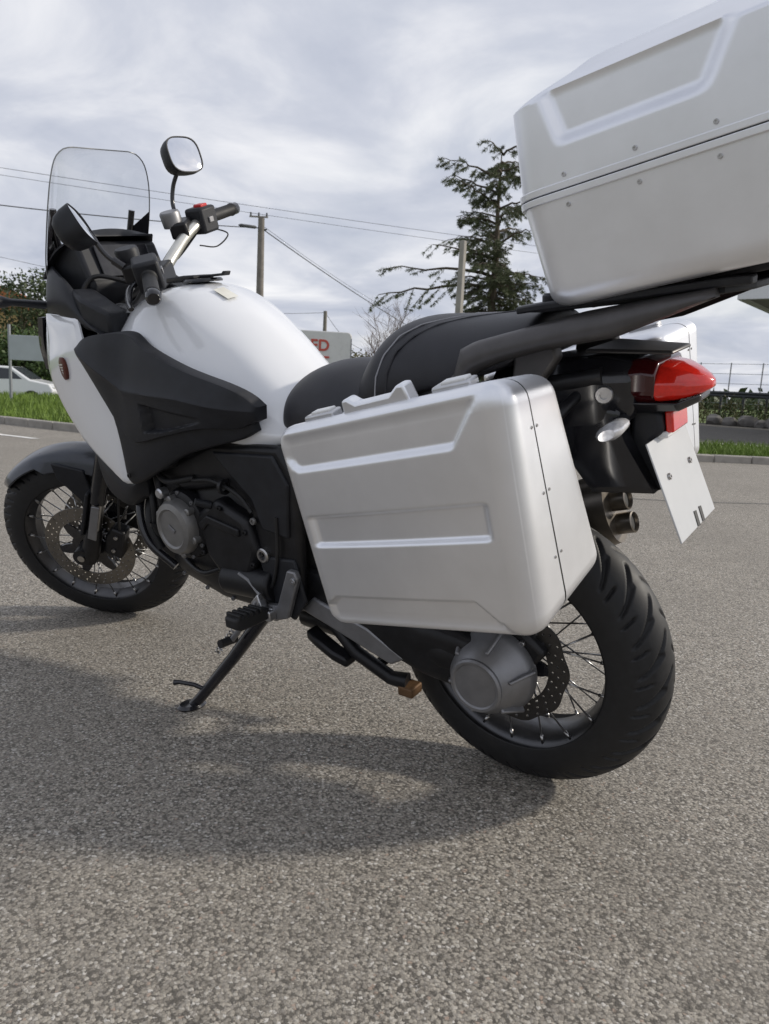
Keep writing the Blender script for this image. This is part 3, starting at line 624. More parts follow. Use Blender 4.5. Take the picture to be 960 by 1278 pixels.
for s in (1, -1):
    obj('air_duct', G().loft([[(x, s*(y+a*dy), z+b*dz) for dy, dz in ((-1, -1), (1, -1), (1, 1), (-1, 1))] for x, y, z, a, b in ((1.22, .15, 1.08, .035, .045), (1.14, .17, 1.06, .04, .04), (1.05, .165, 1.03, .03, .03))]), 'black_plastic', dash, bevel=.01)
    obj('screen_bracket', G().tube([(1.36, s*.10, 1.17), (1.345, s*.12, 1.27), (1.325, s*.125, 1.33)], .009, 10), 'gloss_black', dash)
    obj('cable_loop', G().tube(catmull([(1.14, s*.05, 1.13), (1.20, s*.12, 1.15), (1.22, s*.16, 1.08), (1.16, s*.14, 1.0)], 18), .006, 8), 'rubber', dash)
# windscreen
SW = [(1.372, .150, 1.13), (1.345, .163, 1.19), (1.312, .163, 1.27), (1.283, .160, 1.34), (1.262, .152, 1.40), (1.250, .137, 1.445), (1.245, .112, 1.468), (1.243, .085, 1.474)]
rowsL = resample(SW, 30); V = []; F = []; nv = 20
def scr(off):
    out_ = []
    for p in rowsL:
        for j in range(nv+1):
            q = 1-2*j/nv; out_.append((p.x+.085*(1-q*q)*(p.y/.16)**2+off, p.y*q, p.z+.004*(1-q*q)+off*.2))
    return out_
V = scr(0)+scr(.0035); N = len(rowsL)*(nv+1); m = nv+1
for i in range(len(rowsL)-1):
    for j in range(nv): a = (i*m+j, i*m+j+1, (i+1)*m+j+1, (i+1)*m+j); F += [a, tuple(N+k for k in reversed(a))]
rim = [i*m for i in range(len(rowsL))]+[(len(rowsL)-1)*m+j for j in range(1, m)]+[i*m+nv for i in range(len(rowsL)-2, -1, -1)]+[j for j in range(nv-1, 0, -1)]
for a, b in zip(rim, rim[1:]+rim[:1]): F.append((a, b, b+N, a+N))
ws = obj('windscreen', G().add(V, F), 'screen_glass', bike, auto=60)
edge_pts = [Vector(V[k]) for k in rim[:len(rowsL)+nv+len(rowsL)-1]]
obj('screen_edge', G().tube([p+Vector((.0017, 0, 0)) for p in edge_pts], .0017, 6), 'screen_rim', ws)
# black printed band at the foot of the screen, rising at both sides
Vb = []; Fb = []; nb = 8
zz_ = [p.z for p in rowsL]
for off in (-.0012, -.0022):
    for i in range(nb+1):
        for j in range(nv+1):
            q = 1-2*j/nv; zl = 1.21+.115*abs(q)**1.8; z = 1.132+(zl-1.132)*i/nb
            y_ = float(np.interp(z, zz_, [p.y for p in rowsL]))-.002; x_ = float(np.interp(z, zz_, [p.x for p in rowsL]))
            Vb.append((x_+.085*(1-q*q)*(y_/.16)**2+off, y_*q, z+.004*(1-q*q)))
nB = (nb+1)*(nv+1)
for i in range(nb):
    for j in range(nv): a = (i*m+j, i*m+j+1, (i+1)*m+j+1, (i+1)*m+j); Fb += [a, tuple(nB+k for k in reversed(a))]
obj('screen_band', G().add(Vb, Fb), 'gloss_black', ws, auto=60, fix=False)
# front indicators
for s in (1, -1):
    i1 = obj('front_indicator', G().loft([[(x, s*y, z+h_*math.sin(a)) if False else (x+w_*math.cos(a), s*y, z+h_*math.sin(a)) for a in [2*math.pi*k/14 for k in range(14)]] for x, y, z, w_, h_ in ((1.42, .15, 1.085, .02, .012), (1.41, .25, 1.10, .016, .010), (1.405, .28, 1.103, .030, .017), (1.40, .36, 1.11, .032, .018), (1.40, .39, 1.112, .014, .010))]), 'black_plastic', bike)
    obj('lens', G().box((1.43, s*.325, 1.109), (.008, .035, .013)), 'clear_lens', i1, bevel=.005)

# ---- black side cowls
cU = [(1.118, .258, .978), (1.076, .26, 1.006), (1.003, .258, 1.016), (.917, .245, 1.017), (.837, .258, .982), (.717, .258, .939), (.598, .238, .901), (.562, .216, .876), (.543, .202, .852)]
cM = [(1.118, .258, .962), (1.066, .268, .912), (1.014, .272, .849), (.962, .276, .79), (.909, .278, .757), (.787, .276, .783), (.673, .264, .806), (.590, .228, .806), (.545, .204, .822)]
lT = [(1.045, .250, .862), (.985, .258, .800), (.929, .262, .768), (.805, .262, .795), (.684, .248, .818), (.605, .218, .818), (.566, .200, .815)]
lB = [(.972, .258, .775), (1.008, .246, .635), (.882, .248, .677), (.777, .246, .727), (.675, .236, .757), (.602, .214, .775), (.563, .198, .795)]
def cowl_fn(p, u, v):
    x, z = p.x, p.z; d = 0.0
    # crease running from the front corner to the tail of the panel
    zc = np.interp(x, [.55, .72, .92, 1.0, 1.12], [.845, .875, .885, .925, .985])
    d += .010*math.exp(-abs(z-zc)/.020)
    # pressed duct opening above the lower edge
    t = (x-.655)/(.862-.655)
    if 0 < t < 1:
        z0_ = np.interp(x, [.655, .787, .862], [.822, .792, .785]); z1_ = np.interp(x, [.655, .756, .862], [.826, .836, .850])
        m = float(sstep(0, .006, z-z0_)*(1-sstep(0, .010, z-z1_)))*float(sstep(0, .10, t)*(1-sstep(.93, 1, t)))
        d -= .022*m*t**.7
    return d
for s in (1, -1):
    lo = 0 if s > 0 else .09
    Vm = lambda L: [(x, y*s*(1-1.2*lo*max(0, min(1, (.80-x)/.2))), z-lo*max(0, min(1, (.86-x)/.2))*max(0, min(1, (z-.80)/.04))) for x, y, z in L]
    sc_ = obj('side_cowl', patch(Vm(cU), Vm(cM), 120, 70, .012, .030, .005, Vector((0, s, 0)), fn=cowl_fn), 'black_plastic', bike, auto=40)
    obj('cowl_lower', patch(Vm(lT), Vm(lB), 60, 16, .006, .020, .004, Vector((0, s, 0))), 'black_plastic', sc_, auto=50)
    for px_, pz_ in ((1.035, .955), (.985, .66)): bolt((px_, s*.272 if pz_ > .8 else s*.258, pz_), (0, s, 0), .007, .004, sc_, 'engine_black')

# ---- seats
def seat(name, secs, m='vinyl'):
    rings = []
    for x, z, w_, d in secs:
        half = [(0, 0), (.3, -.004), (.55, -.014), (.75, -.034), (.90, -.062), (.98, -.10), (1.0, -.14)]
        ring = [(x+0*a, a*w_, z+q*min(1, d/.14)) for a, q in half]+[(x, .90*w_, z-d), (x, .4*w_, z-d)]
        ring += [(x, -y, zz) for x, y, zz in reversed(ring[1:])]
        rings.append(ring)
    return obj(name, G().loft(rings), m, bike, auto=80, sub=2)
rs = seat('rider_seat', [(.535, .872, .10, .05), (.525, .895, .15, .09), (.50, .918, .170, .12), (.455, .935, .180, .14), (.40, .938, .185, .14), (.355, .921, .19, .13), (.32, .898, .185, .12), (.26, .882, .17, .10)])
ps = seat('passenger_seat', [(.325, .895, .08, .03), (.318, .920, .12, .05), (.302, .955, .15, .10), (.278, .990, .164, .14), (.245, 1.018, .170, .155), (.20, 1.032, .167, .15), (.12, 1.030, .164, .13), (.04, 1.030, .160, .11), (-.04, 1.036, .150, .09), (-.075, 1.038, .13, .07), (-.085, 1.03, .10, .04)])
PSX = [-.04, .04, .12, .20, .245, .278, .302]; PSZ = [1.036, 1.030, 1.030, 1.032, 1.018, .990, .955]; PSW = [.150, .160, .164, .167, .170, .164, .15]
half = [(0, 0), (.3, -.004), (.55, -.014), (.75, -.034), (.90, -.062), (.98, -.10), (1.0, -.14)]
for s in (1, -1):
    for off, nm in ((0, 'seat_seam'), (-.045, 'seat_piping')):
        sp_ = []
        for t in range(33):
            u = t/32; x = (.055+.185*u**.55)+off*(1-.4*u); z = float(np.interp(x, PSX, PSZ)); w_ = float(np.interp(x, PSX, PSW)); a = u**.7
            dz = float(np.interp(a, [p[0] for p in half], [p[1] for p in half])); sp_.append((x, s*(a*w_*.985+.0005), z+dz*.98-.0005))
        if nm == 'seat_seam': obj(nm, G().tube(sp_, .0017, 6), 'thread', ps)
        else: obj(nm, G().tube(sp_, .0028, 6), 'vinyl', ps)
# ---- tail: grab rails, rack, tail cowl, lights, plate
for s in (1, -1):
    top = [(.052, .915), (.031, .982), (0, .996), (-.197, 1.043), (-.30, 1.060), (-.39, 1.073)]
    bot = [(.030, .900), (.006, .940), (-.051, .962), (-.138, .984), (-.25, 1.004), (-.395, 1.060)]
    A = [(x, s*(.185+.012*max(0, -x)), z) for x, z in top]; B = [(x, s*(.195+.012*max(0, -x)), z) for x, z in bot]
    gr = obj('grab_rail', patch(A, B, 36, 8, .010, .030, .006, Vector((0, s, 0)), smooth=False), 'frame_grey', bike, auto=45)
    obj('rail_bracket', G().prism([(-.06, .985), (-.13, .995), (-.140, .965), (-.11, .925), (-.05, .90)], s*.12, s*.150), 'frame_grey', gr, bevel=.006)
    obj('rail_foot', G().tube([(.035, s*.185, .93), (.05, s*.16, .90), (.07, s*.13, .88)], .013, 12), 'frame_grey', gr)
slots = [[(x0, y0), (x0+.05, y0), (x0+.05, y0+.012), (x0, y0+.012)] for x0 in (-.16, -.24, -.32) for y0 in (-.08, -.03, .02, .07)]
V, F = plate2d([(-.06, -.10), (-.06, .10), (-.12, .165), (-.40, .165), (-.43, .12), (-.43, -.12), (-.40, -.165), (-.12, -.165)], slots, .012, .003)
rack = obj('luggage_rack', G().add(V, F, Matrix.Translation((-.0, 0, 1.038)) @ Matrix.Rotation(R(4.5), 4, 'Y')), 'black_plastic', bike)
for x, y in ((-.13, .15), (-.20, .155), (-.27, .155), (-.34, .155), (-.13, -.15), (-.27, -.155), (-.34, -.155)):
    obj('rack_boss', G().rev([(0, 0), (.016, 0), (.016, .012), (.012, .016), (0, .016)], 16, axisM((x, y, 1.045-x*.078), (0, 0, 1))), 'aluminium' if x in (-.20, -.27) else 'black_plastic', rack)
for s in (1, -1):
    obj('rack_side', G().loft([[(x, s*(y+dy), z+dz) for dy, dz in ((-.02, -.006), (.012, -.006), (.014, .006), (-.02, .008))] for x, y, z in ((-.06, .13, 1.043), (-.13, .175, 1.052), (-.27, .178, 1.066), (-.40, .17, 1.079), (-.432, .14, 1.080))]), 'black_plastic', rack, bevel=.003)
tail = obj('tail_cowl', G().loft([[(x, y*b, z0+(z1-z0)*t) for y, t in ((-.85, 0), (.85, 0), (1, .2), (1, .75), (.72, 1), (-.72, 1), (-1, .75), (-1, .2))] for x, b, z0, z1 in ((.02, .10, .83, .935), (-.10, .115, .82, .955), (-.19, .112, .825, .963), (-.235, .092, .845, .957), (-.250, .085, .862, .950))]), 'gloss_black', bike, bevel=.01)
obj('tail_top', G().prism3([(-.16, .085, .966), (-.16, -.085, .966), (-.300, -.055, .961), (-.300, .055, .961)], [(-.16, .08, .973), (-.16, -.08, .973), (-.300, -.052, .968), (-.300, .052, .968)]), 'frame_grey', tail, bevel=.004)
tl = []
for x, b, z0, z1 in ((-.270, .082, .886, .946), (-.287, .079, .885, .948), (-.308, .067, .886, .944), (-.328, .048, .890, .935), (-.345, .028, .896, .925), (-.356, .011, .902, .915)):
    tl.append([(x, b*y, z0+(z1-z0)*t) for y, t in ((-.85, 0), (.85, 0), (1, .2), (1, .5), (.72, .90), (.35, 1), (-.35, 1), (-.72, .90), (-1, .5), (-1, .2))])
lens = obj('tail_light', G().loft(tl), 'red_lens', bike, auto=50, bevel=.003)
obj('light_surround', G().loft([[(x, b*y, z0+(z1-z0)*t) for y, t in ((-.8, 0), (.8, 0), (1, .25), (1, .7), (.75, .96), (-.75, .96), (-1, .7), (-1, .25))] for x, b, z0, z1 in ((-.232, .086, .880, .956), (-.26, .087, .880, .960), (-.281, .0835, .882, .953))]), 'dark_red', lens, bevel=.004)
obj('light_base', G().loft([[(x, b*y, z0+(z1-z0)*t) for y, t in ((-.8, 0), (.8, 0), (1, 1), (-1, 1))] for x, b, z0, z1 in ((-.22, .090, .860, .884), (-.315, .072, .868, .884), (-.343, .034, .882, .895))]), 'gloss_black', lens, bevel=.004)
bolt((-.205, .105, .90), (-.3, 1, 0), .016, .010, tail, 'aluminium')
und = obj('rear_mudguard', patch([(-.115, .105, .93), (-.125, .105, .85), (-.145, .105, .78), (-.185, .10, .722)], [(-.23, .10, .87), (-.235, .10, .83), (-.255, .095, .79), (-.29, .085, .728)], 20, 8, .006, .19, .003, Vector((0, 1, 0))), 'gloss_black', bike, auto=45)
hold = obj('plate_holder', G().prism([(-.235, .875), (-.285, .865), (-.292, .83), (-.275, .815), (-.30, .735), (-.285, .72), (-.235, .78)], -.055, .055), 'black_plastic', bike, bevel=.008)
obj('reflector', G().box((0, 0, 0), (.007, .042, .019), Matrix.Translation((-.297, 0, .846)) @ Matrix.Rotation(R(6), 4, 'Y')), 'red_lens', hold, bevel=.003)
obj('plate_lamp', G().box((0, 0, 0), (.012, .036, .006), Matrix.Translation((-.285, .01, .822)) @ Matrix.Rotation(R(10), 4, 'Y')), 'white_trim', hold, bevel=.003)
for s in (1, -1):
    ind = obj('rear_indicator', G().tube([(-.235, s*.09, .855), (-.24, s*.145, .856)], [.011, .009], 12), 'black_plastic', bike)
    obj('lens', G().loft([[(x+w_*math.cos(a), s*y, z+h_*math.sin(a)+.35*w_*-math.cos(a)) for a in [2*math.pi*k/16 for k in range(16)]] for x, y, z, w_, h_ in ((-.242, .135, .856, .012, .008), (-.243, .145, .855, .022, .014), (-.243, .175, .852, .024, .015), (-.243, .19, .85, .014, .009))]), 'clear_lens', ind)
pM = Matrix.Translation((-.313, 0, .736)) @ Matrix.Rotation(R(22), 4, 'Y')
plate = obj('licence_plate', G().box((0, 0, 0), (.0015, .105, .090), pM), 'plate_white', bike, bevel=.0012)
for y in (-.028, .002): obj('plate_character', G().box((-.0022, y, -.076), (.0006, .0065, .014), pM @ Matrix.Translation((0, y, -.076)) @ Matrix.Rotation(R(8), 4, 'X') @ Matrix.Translation((0, -y, .076))), 'print_black', plate)

for y in (-.06, .06): bolt(pM @ Vector((-.0015, y, .02)), pM.to_3x3() @ Vector((-1, 0, 0)), .006, .004, plate, 'steel')
# ---- bars, levers, mirrors (turned to the left)
SMW = SM; SM = Matrix.Translation(PIV+Vector((0, 0, -.0125))) @ Matrix.Rotation(R(36), 4, kax) @ Matrix.Translation(-PIV)
bar_pts = [(.955, .40, 1.215), (1.00, .28, 1.225), (1.035, .19, 1.215), (1.075, .115, 1.175), (1.095, .05, 1.150), (1.095, -.05, 1.150), (1.075, -.115, 1.175), (1.035, -.19, 1.215), (1.00, -.28, 1.225), (.955, -.40, 1.215)]
bar = obj('handlebar', G().tube([st(p) for p in catmull(bar_pts, 60)], [.0165-.006*max(0, abs(k-30)/30-.62)/.38 for k in range(61)], 16), 'bar_alu', bike)
obj('bar_clamp', G().box((1.095, 0, 1.150), (.028, .075, .026), SM), 'engine_black', bar, bevel=.008)
for s in (1, -1):
    d = (Vector((.955, s*.40, 1.215))-Vector((1.0, s*.28, 1.225))).normalized(); p0 = Vector((1.0, s*.285, 1.225))
    ln = .125
    obj('grip', G().rev([(.013, 0), (.020, .001), (.020, .006), (.0165, .009), (.0175, .05), (.0170, ln-.008), (.019, ln-.004), (.018, ln)], 20, SM @ axisM(p0, d)), 'rubber', bar)
    obj('bar_weight', G().rev([(.013, ln), (.0175, ln+.002), (.0175, ln+.020), (.013, ln+.026), (0, ln+.026)], 18, SM @ axisM(p0, d)), 'gloss_black', bar)
    sg = obj('switchgear', G().box((0, -.030, 0), (.031, .036, .036), SM @ axisM(p0, d)), 'black_plastic', bar, bevel=.008)
    if s < 0: obj('kill_switch', G().box((0, -.024, .036), (.014, .016, .007), SM @ axisM(p0, d)), 'red_switch', sg, bevel=.003)
    obj('switch_button', G().box((-.030 if s > 0 else .030, -.030, 0), (.006, .01, .008), SM @ axisM(p0, d)), 'cast_grey', sg, bevel=.002)
    lv = [Vector((1.03, s*.22, 1.215)), Vector((1.055, s*.28, 1.205)), Vector((1.035, s*.36, 1.195)), Vector((1.01, s*.415, 1.195))]
    lev = obj('lever', G().tube([st(p) for p in catmull(lv, 20)], [.011-.0045*k/20 for k in range(21)], 10, flat=.7), 'gloss_black', bar)
    obj('master_cylinder', G().box((1.055, s*.20, 1.225), (.026, .042, .022), SM), 'engine_black', lev, bevel=.007)
    obj('reservoir', G().rev([(0, 0), (.027, 0), (.029, .036), (.026, .042), (0, .042)], 20, SM @ axisM((1.075, s*.185, 1.235), (0, 0, 1))), 'cast_grey' if s < 0 else 'black_plastic', lev)
    obj('control_cable', G().tube([st(p) for p in catmull([(1.03, s*.24, 1.20), (1.09, s*.20, 1.15), (1.14, s*.12, 1.12), (1.12, s*.06, 1.05)], 20)], .0045, 8), 'rubber', bar)
# wire loop below the right bar
obj('heater_wire', G().tube(catmull([st((1.0, -.25, 1.20)), st((.985, -.30, 1.185)), st((.96, -.305, 1.165)), st((.985, -.245, 1.150)), st((1.02, -.20, 1.17))], 24), .0022, 6), 'rubber', bar)
def mirror_(stem, cen, nrm, upv, hw_, hh_):
    n_ = Vector(nrm).normalized(); u_ = Vector(upv); u_ = (u_-n_*u_.dot(n_)).normalized(); r_ = u_.cross(n_)
    M = Matrix(((r_.x, n_.x, u_.x, cen[0]), (r_.y, n_.y, u_.y, cen[1]), (r_.z, n_.z, u_.z, cen[2]), (0, 0, 0, 1)))
    def ring(k, y, e=3.2):
        out_ = []
        for q in range(36):
            a = 2*math.pi*q/36; c, s_ = math.cos(a), math.sin(a); f = (abs(c)**e+abs(s_)**e)**(-1/e); out_.append((hw_*k*c*f, y, hh_*k*s_*f))
        return out_
    mi = obj('mirror', G().loft([ring(.30, -.062), ring(.66, -.056), ring(.88, -.042), ring(.98, -.022), ring(1, -.004), ring(1, .003), ring(.95, .003), ring(.94, -.001)], M, caps=True), 'black_plastic', bike, auto=60)
    obj('mirror_glass', G().loft([ring(.93, -.001), ring(.93, .0012), ring(.90, .0016)], M), 'mirror', mi)
    obj('mirror_stem', G().tube(catmull(stem, 20), .0062, 12), 'gloss_black', mi)
    obj('stem_boss', G().tube([stem[0], Vector(stem[0])+(Vector(stem[1])-Vector(stem[0])).normalized()*.03], .0105, 12), 'gloss_black', mi)
mirror_([(1.190, -.185, 1.285), (1.222, -.195, 1.335), (1.222, -.205, 1.385), (1.205, -.215, 1.425)], (1.172, -.222, 1.466), (-.955, .04, .24), (.05, .05, 1), .057, .050)
mirror_([(.950, .195, 1.165), (.985, .215, 1.195), (1.005, .23, 1.235), (1.015, .245, 1.262)], (1.005, .252, 1.268), (-.621, -.62, .48), (.571, .102, .813), .046, .047)

# ---- foot controls and stands
hg = obj('footrest_hanger', G().prism([(.490, .480), (.466, .480), (.458, .462), (.505, .352), (.545, .338), (.585, .352), (.578, .375), (.536, .380), (.530, .39)], .205, .222), 'cast_grey', bike, bevel=.004)
bolt((.470, .222, .458), (0, 1, 0), .008, .006, hg, 'aluminium'); bolt((.552, .222, .362), (0, 1, 0), .012, .01, hg, 'aluminium')
obj('footrest_bracket', G().prism([(.60, .385), (.575, .41), (.565, .375), (.54, .37), (.54, .345), (.60, .345)], .222, .245), 'aluminium', hg, bevel=.003)
pg = obj('footrest', G().loft([[(x+a*dx, y, z+b*dz) for dx, dz in ((-1, -1), (1, -1), (1, 1), (-1, 1))] for x, y, z, a, b in ((.565, .235, .365, .018, .014), (.562, .27, .37, .022, .016), (.552, .34, .385, .024, .017), (.550, .355, .388, .018, .012))]), 'rubber', bike, bevel=.005)
for k in range(5): obj('tread_rib', G().box((.559-.002*k, .268+.018*k, .388+.0035*k), (.022, .0045, .006)), 'rubber', pg, bevel=.002)
lvr = obj('gear_lever', G().tube(catmull([(.575, .235, .40), (.605, .25, .355), (.64, .26, .305), (.665, .265, .275)], 20), .0075, 10), 'cast_grey', bike)
obj('gear_pedal', G().tube([(.668, .25, .272), (.668, .30, .279)], .0105, 14), 'rubber', lvr)
obj('linkage', G().tube([(.575, .232, .40), (.62, .225, .43), (.655, .222, .44)], .0045, 8), 'cast_grey', lvr)
obj('right_footrest', G().tube([(.56, -.22, .36), (.555, -.34, .385)], [.016, .02], 12), 'rubber', bike)
stand = obj('side_stand', G().tube([(.600, .175, .345), (.625, .19, .315), (.70, .236, .205), (.79, .294, .085), (.808, .306, .066)], [.022, .019, .0165, .0145, .013], 16), 'gloss_black', bike)
obj('stand_bracket', G().box((.605, .165, .35), (.035, .03, .035)), 'engine_black', stand, bevel=.008)
gf = G().rev([(0, 0), (.030, 0), (.032, .004), (.026, .011), (0, .013)], 24, axisM((.812, .3085, .0598), (0, -math.sin(LEAN), math.cos(LEAN))) @ Matrix.Diagonal((1.35, 1, .9, 1)))
obj('stand_foot', gf, 'gloss_black', stand)
obj('stand_tang', G().tube([(.772, .283, .108), (.800, .300, .125), (.835, .318, .131), (.848, .325, .129)], [.006, .006, .006, .0075], 10), 'gloss_black', stand)
V = []; n_ = 90
for k in range(n_+1):
    t = k/n_; c = Vector((.635, .205, .325)).lerp(Vector((.735, .245, .19)), t); a = 2*math.pi*15*t
    V.append(c+Vector((.75, .25, .6)).normalized()*.007*math.cos(a)+Vector((-.4, .9, .1)).normalized()*.007*math.sin(a)+Vector((.022, .0, .012)))
obj('stand_spring', G().tube(V, .0021, 6), 'steel', stand)
cs = obj('centre_stand', G().tube([(.44, .14, .33), (.36, .15, .27), (.27, .14, .225), (.23, .13, .222)], [.016, .017, .017, .02], 14), 'engine_black', bike)
obj('stand_leg', G().tube([(.44, -.14, .33), (.36, -.15, .27), (.27, -.14, .225)], [.016, .017, .017], 14), 'engine_black', cs)
obj('stand_cross', G().tube([(.31, -.14, .245), (.31, .14, .245)], .013, 12), 'engine_black', cs)
obj('stand_pad', G().box((.225, .13, .205), (.02, .022, .012)), 'rust_brown', cs, bevel=.004)
obj('stand_pedal', G().loft([[(x, y+dy, z+dz) for dy, dz in ((-.02, -.012), (.02, -.012), (.02, .012), (-.02, .012))] for x, y, z in ((.50, .15, .290), (.46, .165, .285), (.41, .165, .262), (.37, .16, .25))]), 'engine_black', cs, bevel=.006)
ph = obj('passenger_hanger', G().prism([(.40, .62), (.30, .60), (.33, .43), (.30, .40), (.34, .375), (.38, .42)], .155, .172), 'engine_black', bike, bevel=.005)
obj('passenger_footrest', G().tube([(.325, .172, .40), (.33, .235, .46)], [.014, .016], 12), 'rubber', ph)
# ================================================================== LUGGAGE
def cube_grid(h, r, ns, cuts=()):
    """rounded box surface as six welded grids; returns dict of V, F with param coords"""
    def axis(hh, n, extra):
        a = list(np.linspace(-hh+r, hh-r, n)); k = [r*(1-math.cos(t)) for t in np.linspace(0, math.pi/2, 7)][:-1]
        v = [-hh+x for x in k]+a+[hh-x for x in reversed(k)]
        return np.array(sorted(set(np.round(v+list(extra), 6))))
    ax = [axis(h[i], ns[i], cuts[i] if cuts else ()) for i in range(3)]
    V = {}; P = []; F = []
    def vid(p):
        k = tuple(np.round(p, 5))
        if k not in V: V[k] = len(P); P.append(p)
        return V[k]
    for d in range(3):
        a, b = (d+1) % 3, (d+2) % 3
        for sgn in (-1, 1):
            ids = np.zeros((len(ax[a]), len(ax[b])), int)
            for i, u in enumerate(ax[a]):
                for j, v in enumerate(ax[b]):
                    p = np.zeros(3); p[d] = sgn*h[d]; p[a] = u; p[b] = v; ids[i, j] = vid(p)
            for i in range(len(ax[a])-1):
                for j in range(len(ax[b])-1):
                    q = (ids[i, j], ids[i+1, j], ids[i+1, j+1], ids[i, j+1]); F.append(q if sgn > 0 else q[::-1])
    P = np.array(P); inner = np.clip(P, -(np.array(h)-r), np.array(h)-r); d = P-inner; L = np.linalg.norm(d, axis=1); L[L == 0] = 1
    Q = inner+d/L[:, None]*r
    return P, Q, F
def smax(x, a, b): return sstep(a, b, x)
def build_pannier(label, hexa, side, base):
    """hexa: eight corners (u rear->front, t inner->outer, v bottom->top)"""
    global ORG
    t0 = Vector(base); root = thing('pannier_case', label, 'pannier', BM @ t0, (-LEAN, 0, 0)); ORG = t0
    hu, ht, hv = .215, .11, .19; seam = .030
    P, Q, F = cube_grid((hu, ht, hv), .036, (90, 26, 120), ((), (seam-.002, seam+.002), ()))
    u, t, v = Q[:, 0].copy(), Q[:, 1].copy(), Q[:, 2].copy()
    outer = P[:, 1] > ht-1e-6
    # pressed relief on the outer face, (u, v) measured from the centre
    uu, vv = u, v
    def line(z0, z1, u0, u1): return z0+(z1-z0)*np.clip((uu-u0)/(u1-u0), 0, 1)
    dep = np.zeros(len(u))
    # upper recess: everything above an edge that turns up at its rear end
    bev_r = np.clip((-uu-.125)/.045, 0, 1.2); bev_f = np.clip((uu-.172)/.022, 0, 1.5)
    e = vv-(.112+.060*bev_r+.020*bev_f)
    dep += .011*sstep(-.006, .006, e)*(1-sstep(.20, .205, uu))*sstep(-.196, -.19, uu)
    # wide groove
    gm = sstep(-.165, -.155, uu)*(1-sstep(.170, .182, uu))
    dep += .0095*sstep(-.030, -.022, vv)*(1-sstep(.022, .029, vv))*gm
    # lower recess
    bev2 = np.clip((-uu-.115)/.05, 0, 1.3); bf2 = np.clip((uu-.165)/.03, 0, 1.5)
    e2 = (-.124-.046*bev2-.02*bf2)-vv
    dep += .0095*sstep(-.004, .004, e2)*sstep(-.185, -.178, uu)*(1-sstep(.19, .2, uu))
    dep *= sstep(hv+.002, hv-.020, np.abs(vv))*0+1
    inn = sstep(hu, hu-.03, np.abs(uu))*0+1
    edge = (1-sstep(hu-.030, hu-.012, np.abs(uu)))*(1-sstep(hv-.028, hv-.012, np.abs(vv)))
    t = np.where(outer, t-dep*edge, t)
    # light crown on every face
    a, b, c = (u/hu+1)/2, (t/ht+1)/2, (v/hv+1)/2
    X = np.zeros((len(u), 3))
    for i in (0, 1):
        for j in (0, 1):
            for k in (0, 1):
                wgt = (a if i else 1-a)*(b if j else 1-b)*(c if k else 1-c); X += wgt[:, None]*np.array(hexa[i, j, k])[None]
    X[:, 1] += side*.006*np.where(outer, (1-(u/hu)**2)*(1-(v/hv)**2), 0)
    X = [Vector(p) for p in X]
    tc_ = P[:, 1]
    gl, gb = G(), G()
    for g, test in ((gl, lambda m: m > seam), (gb, lambda m: m < seam)):
        idx = {}; 
        for f in F:
            m = sum(tc_[k] for k in f)/4
            if abs(m-seam) < .0015: continue
            if test(m):
                ff = []
                for k in f:
                    if k not in idx: idx[k] = len(g.V); g.V.append(X[k])
                    ff.append(idx[k])
                g.F.append(tuple(ff))
    gs = G(); idx = {}
    for f in F:
        m = sum(tc_[k] for k in f)/4
        if abs(m-seam) < .0015:
            ff = []
            for k in f:
                if k not in idx: idx[k] = len(gs.V); gs.V.append(X[k])
                ff.append(idx[k])
            gs.F.append(tuple(ff))
    cen = sum((Vector(p) for p in hexa.values()), Vector())/8
    gs.V = [cen+(p-cen)*.9965 for p in gs.V]
    body = obj('case_body', gb, 'case_silver', root, auto=60); lid = obj('case_lid', gl, 'case_silver', root, auto=60)
    obj('seam_gasket', gs, 'print_black', root, auto=60)
    def pt(a_, b_, c_):
        r_ = Vector()
        for i in (0, 1):
            for j in (0, 1):
                for k in (0, 1): r_ += Vector(hexa[i, j, k])*((a_ if i else 1-a_)*(b_ if j else 1-b_)*(c_ if k else 1-c_))
        return r_
    # clips along the seam on the rear face
    bq = (seam/ht+1)/2
    for c_ in (.80, .54, .27):
        for db in (-.045, .045):
            n_ = (pt(0, .5, .5)-pt(1, .5, .5)).normalized(); bolt(pt(0, bq+db, c_)+n_*-.0015, n_, .0026, .003, root, 'steel', 'rivet')
    # carrying handle and the two latches on the top
    upn = (pt(.5, .5, 1)-pt(.5, .5, 0)).normalized(); fwd = (pt(1, .5, 1)-pt(0, .5, 1)).normalized(); sd_ = upn.cross(fwd)
    def tb(p, hx, hy, hz, m, nm, bev, par): 
        M = Matrix(((fwd.x, sd_.x, upn.x, p.x), (fwd.y, sd_.y, upn.y, p.y), (fwd.z, sd_.z, upn.z, p.z), (0, 0, 0, 1))); return obj(nm, G().box((0, 0, 0), (hx, hy, hz), M), m, par, bevel=bev)
    def prof(p, poly, hy, m, nm, bev, par):
        M = Matrix(((fwd.x, sd_.x, upn.x, p.x), (fwd.y, sd_.y, upn.y, p.y), (fwd.z, sd_.z, upn.z, p.z), (0, 0, 0, 1))); return obj(nm, G().prism(poly, -hy, hy, M), m, par, bevel=bev)
    hd_ = prof(pt(.50, bq+.16, 1), [(.075, -.004), (.072, .022), (.060, .024), (.045, .013), (-.025, .014), (-.045, .027), (-.058, .026), (-.064, -.004)], .013, 'case_silver', 'handle', .004, root)
    for q in (.80, .22):
        lt = tb(pt(q, bq+.10, 1)+upn*.004, .034, .014, .007, 'aluminium', 'latch', .004, root); tb(pt(q, bq+.10, 1)+upn*.012+fwd*-.004, .022, .009, .003, 'white_trim', 'latch_key', .002, lt)
    ORG = Vector((0, 0, 0)); return root
